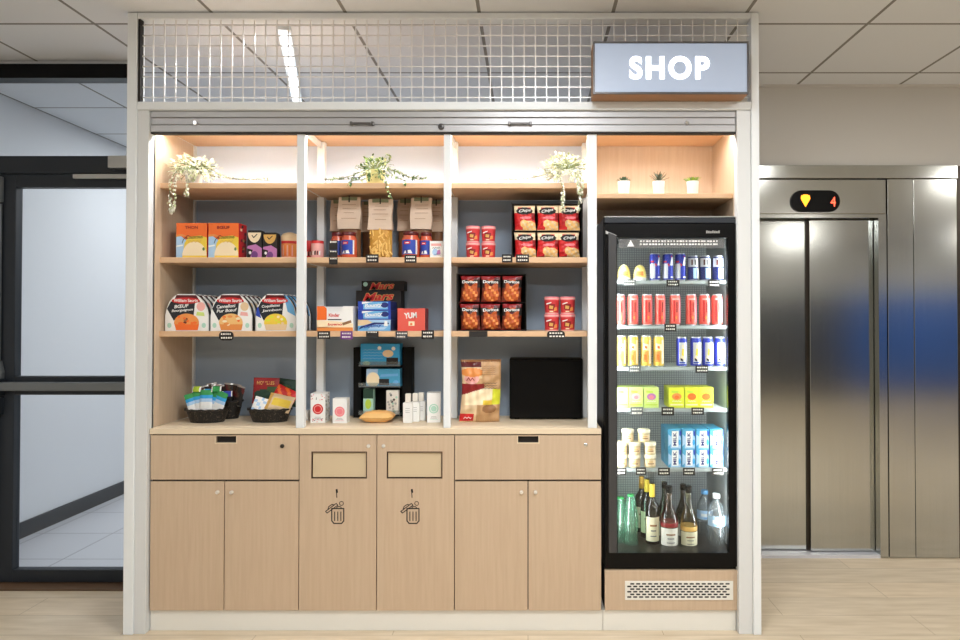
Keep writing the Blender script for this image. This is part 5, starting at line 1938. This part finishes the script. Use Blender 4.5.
# bottles on the fridge floor
def bottle(name, px, dd, py_top, prof, glass, label, cat, group, wpx, parts=()):
    x = wx(px, dd)
    h = hz(5, py_top, dd)
    r = kk(wpx, dd) / 2
    t = empty(name, (x, dd, fz[5] + .0036), label=label, cat=cat, group=group)
    MB(glass).lathe([(a * r, b_ * h) for a, b_ in prof], 28).build('glass', t, smooth=True)
    for pn, mm, pr in parts:
        if pr[0] == 'lathe':
            MB(mm).lathe([(a * r, b_ * h) for a, b_ in pr[1]], 28).build(pn, t, smooth=True)
        else:
            a0, a1, zl, zh = pr[1]
            m = MB(mm)
            m.cylpatch(r * 1.012, [(a0, zl * h), (a1, zl * h), (a1, zh * h), (a0, zh * h)], mm, 14)
            if len(pr) > 2:
                for (b0, b1, yl, yh, m2) in pr[2]:
                    m.cylpatch(r * 1.02, [(b0, yl * h), (b1, yl * h), (b1, yh * h), (b0, yh * h)], m2, 6)
            m.build(pn, t)
    return t


wine = [(.9, 0), (1, .015), (1, .44), (.92, .52), (.62, .62), (.40, .72), (.34, .80), (.34, .985), (.36, 1)]
bord = [(.9, 0), (1, .015), (1, .60), (.92, .67), (.6, .72), (.40, .76), (.36, .80), (.36, 1)]
soda = [(.8, 0), (.98, .02), (1, .12), (.9, .2), (.9, .3), (1, .42), (.98, .56), (.86, .70), (.70, .82), (.62, .91), (.5, .97)]
wat = [(.75, 0), (.95, .015), (1, .05), (.96, .12), (1, .2), (.93, .3), (1, .42), (1, .62), (.9, .70), (.6, .82), (.36, .88), (.34, .92)]
lbl = lambda zl, zh: ('patch', (-75, 75, zl, zh), [(-30, 30, zl + (zh - zl) * .62, zl + (zh - zl) * .70, 'tan_dark'), (-22, 22, zl + (zh - zl) * .42, zl + (zh - zl) * .47, 'charcoal_light'), (-26, 26, zl + (zh - zl) * .2, zl + (zh - zl) * .24, 'charcoal_light')])
gcap = [('cap', 'green', ('lathe', [(.48, .972), (.5, .975), (.48, 1), (.001, 1)]))]
bottle('soda_bottle', 630.5, .17, 494.5, soda, 'green_glass', 'green glass soda bottle nearest the fridge handle in front', 'bottle', 'green soda bottles', 14.5, gcap)
bottle('soda_bottle', 620.5, .20, 497, soda, 'green_glass', 'green glass soda bottle half hidden by the fridge door frame', 'bottle', 'green soda bottles', 14.5, gcap)
yc = ('capsule', 'yellow', ('lathe', [(.40, .80), (.42, .805), (.40, .985), (.36, 1), (.001, 1)]))
oc = ('capsule', 'foil', ('lathe', [(.40, .80), (.42, .805), (.40, .985), (.36, 1), (.001, 1)]))
bottle('wine_bottle', 651.8, .18, 483.5, bord, 'dark_glass', 'dark wine bottle with yellow capsule and cream label in front', 'bottle', 'wine bottles', 13.5, [yc, ('label', 'wine_label', lbl(.13, .50))])
bottle('wine_bottle', 646.5, .27, 479, bord, 'dark_glass', 'dark wine bottle with yellow capsule right behind the front one', 'bottle', 'wine bottles', 13, [yc, ('label', 'wine_label', lbl(.16, .50))])
bottle('wine_bottle', 641.2, .35, 476, bord, 'dark_glass', 'dark wine bottle with orange foil capsule at the back', 'bottle', 'wine bottles', 13, [oc, ('label', 'wine_label', lbl(.16, .50))])
kcap = lambda mm: ('capsule', mm, ('lathe', [(.37, .90), (.39, .905), (.38, .985), (.36, 1.002), (.001, 1.002)]))
bottle('wine_bottle', 668.5, .17, 486, wine, 'rose_glass', 'rose wine bottle with wide cream label', 'bottle', 'wine bottles', 17.5, [kcap('black'), ('label', 'paper', lbl(.07, .36)), ('neck_band', 'deep_red', ('lathe', [(1.01, .375), (1.015, .38), (1.0, .44), (.99, .442)]))])
bottle('wine_bottle', 688, .17, 486, wine, 'pale_wine_glass', 'white wine bottle with cream label below a yellow band', 'bottle', 'wine bottles', 16.5, [kcap('black'), ('label', 'wine_label', lbl(.06, .30)), ('neck_band', 'gold', ('lathe', [(1.01, .31), (1.015, .315), (1.015, .375), (1.0, .38)]))])
bottle('wine_bottle', 664, .30, 482, wine, 'dark_glass', 'dark bottle standing behind the rose wine bottle', 'bottle', 'wine bottles', 15, [kcap('black'), ('label', 'paper', lbl(.07, .34))])
bottle('wine_bottle', 682.5, .30, 484, wine, 'dark_glass', 'dark bottle standing behind the white wine bottle', 'bottle', 'wine bottles', 15, [kcap('black'), ('label', 'paper', lbl(.07, .30))])
wl = ('label', 'pale_blue', ('patch', (-80, 80, .44, .62), [(-40, 40, .5, .56, 'white'), (-20, 30, .46, .48, 'sky')]))
bottle('water_bottle', 715.5, .17, 493.5, wat, 'water_plastic', 'clear water bottle with white cap in front', 'bottle', 'water bottles', 17.5, [('cap', 'white', ('lathe', [(.42, .925), (.43, .93), (.43, .99), (.40, 1), (.001, 1)])), wl])
bottle('water_bottle', 704, .30, 490, wat, 'water_plastic', 'clear water bottle with blue cap behind', 'bottle', 'water bottles', 16, [('cap', 'sky', ('lathe', [(.42, .925), (.43, .93), (.43, .99), (.40, 1), (.001, 1)])), wl])

# price tags on the fridge shelves
td = FSD - .0095
for args in ((623, 636, 279.5, 286, 'grey price tag below the dome pots', 'charcoal_light'), (666.5, 679.5, 279.8, 286.5, 'black price tag below the blue and silver cans', None), (708, 720, 280, 287, 'black price tag below the white topped cans', None),
             (664.5, 676.5, 323.8, 331.5, "black price tag below the red cans", None),
             (628.5, 641, 365.2, 372.8, 'grey price tag below the yellow cans', 'charcoal_light'), (695.5, 708, 365.5, 372.8, 'black price tag below the white and blue cans', None),
             (630.5, 643, 407, 415.5, 'grey price tag below the pale green cartons', 'charcoal_light'), (661.5, 674, 407, 415.5, 'black price tag below the gap between green cartons', None), (691.5, 704, 407.5, 415, 'black price tag below the yellow green cartons', None),
             (616.8, 626, 468, 475, 'black price tag below the jars nearest the handle', None), (636, 646, 467.5, 475, 'black price tag below the middle cream jars', None), (658, 670, 467.8, 475.5, 'black price tag between jars and blue cartons', None), (683, 695, 468, 475.5, 'black price tag below the middle blue cartons', None), (712, 723.5, 468, 475.5, 'black price tag below the last blue cartons', None)):
    price_tag(args[0], args[1], args[2], args[3], td, args[4] + ' on a fridge shelf edge', m=args[5] or 'black_card', group='fridge shelf price tags')


# ------------------------------------------------------------------ world and view
wd = bpy.data.worlds.new('world')
S.world = wd
wd.use_nodes = True
wd.node_tree.nodes['Background'].inputs['Color'].default_value = (.5, .5, .5, 1)
wd.node_tree.nodes['Background'].inputs['Strength'].default_value = .1
S.view_settings.view_transform = 'Standard'
S.view_settings.look = 'None'
S.view_settings.exposure = 1.06
S.view_settings.gamma = 1
S.view_settings.use_curve_mapping = False
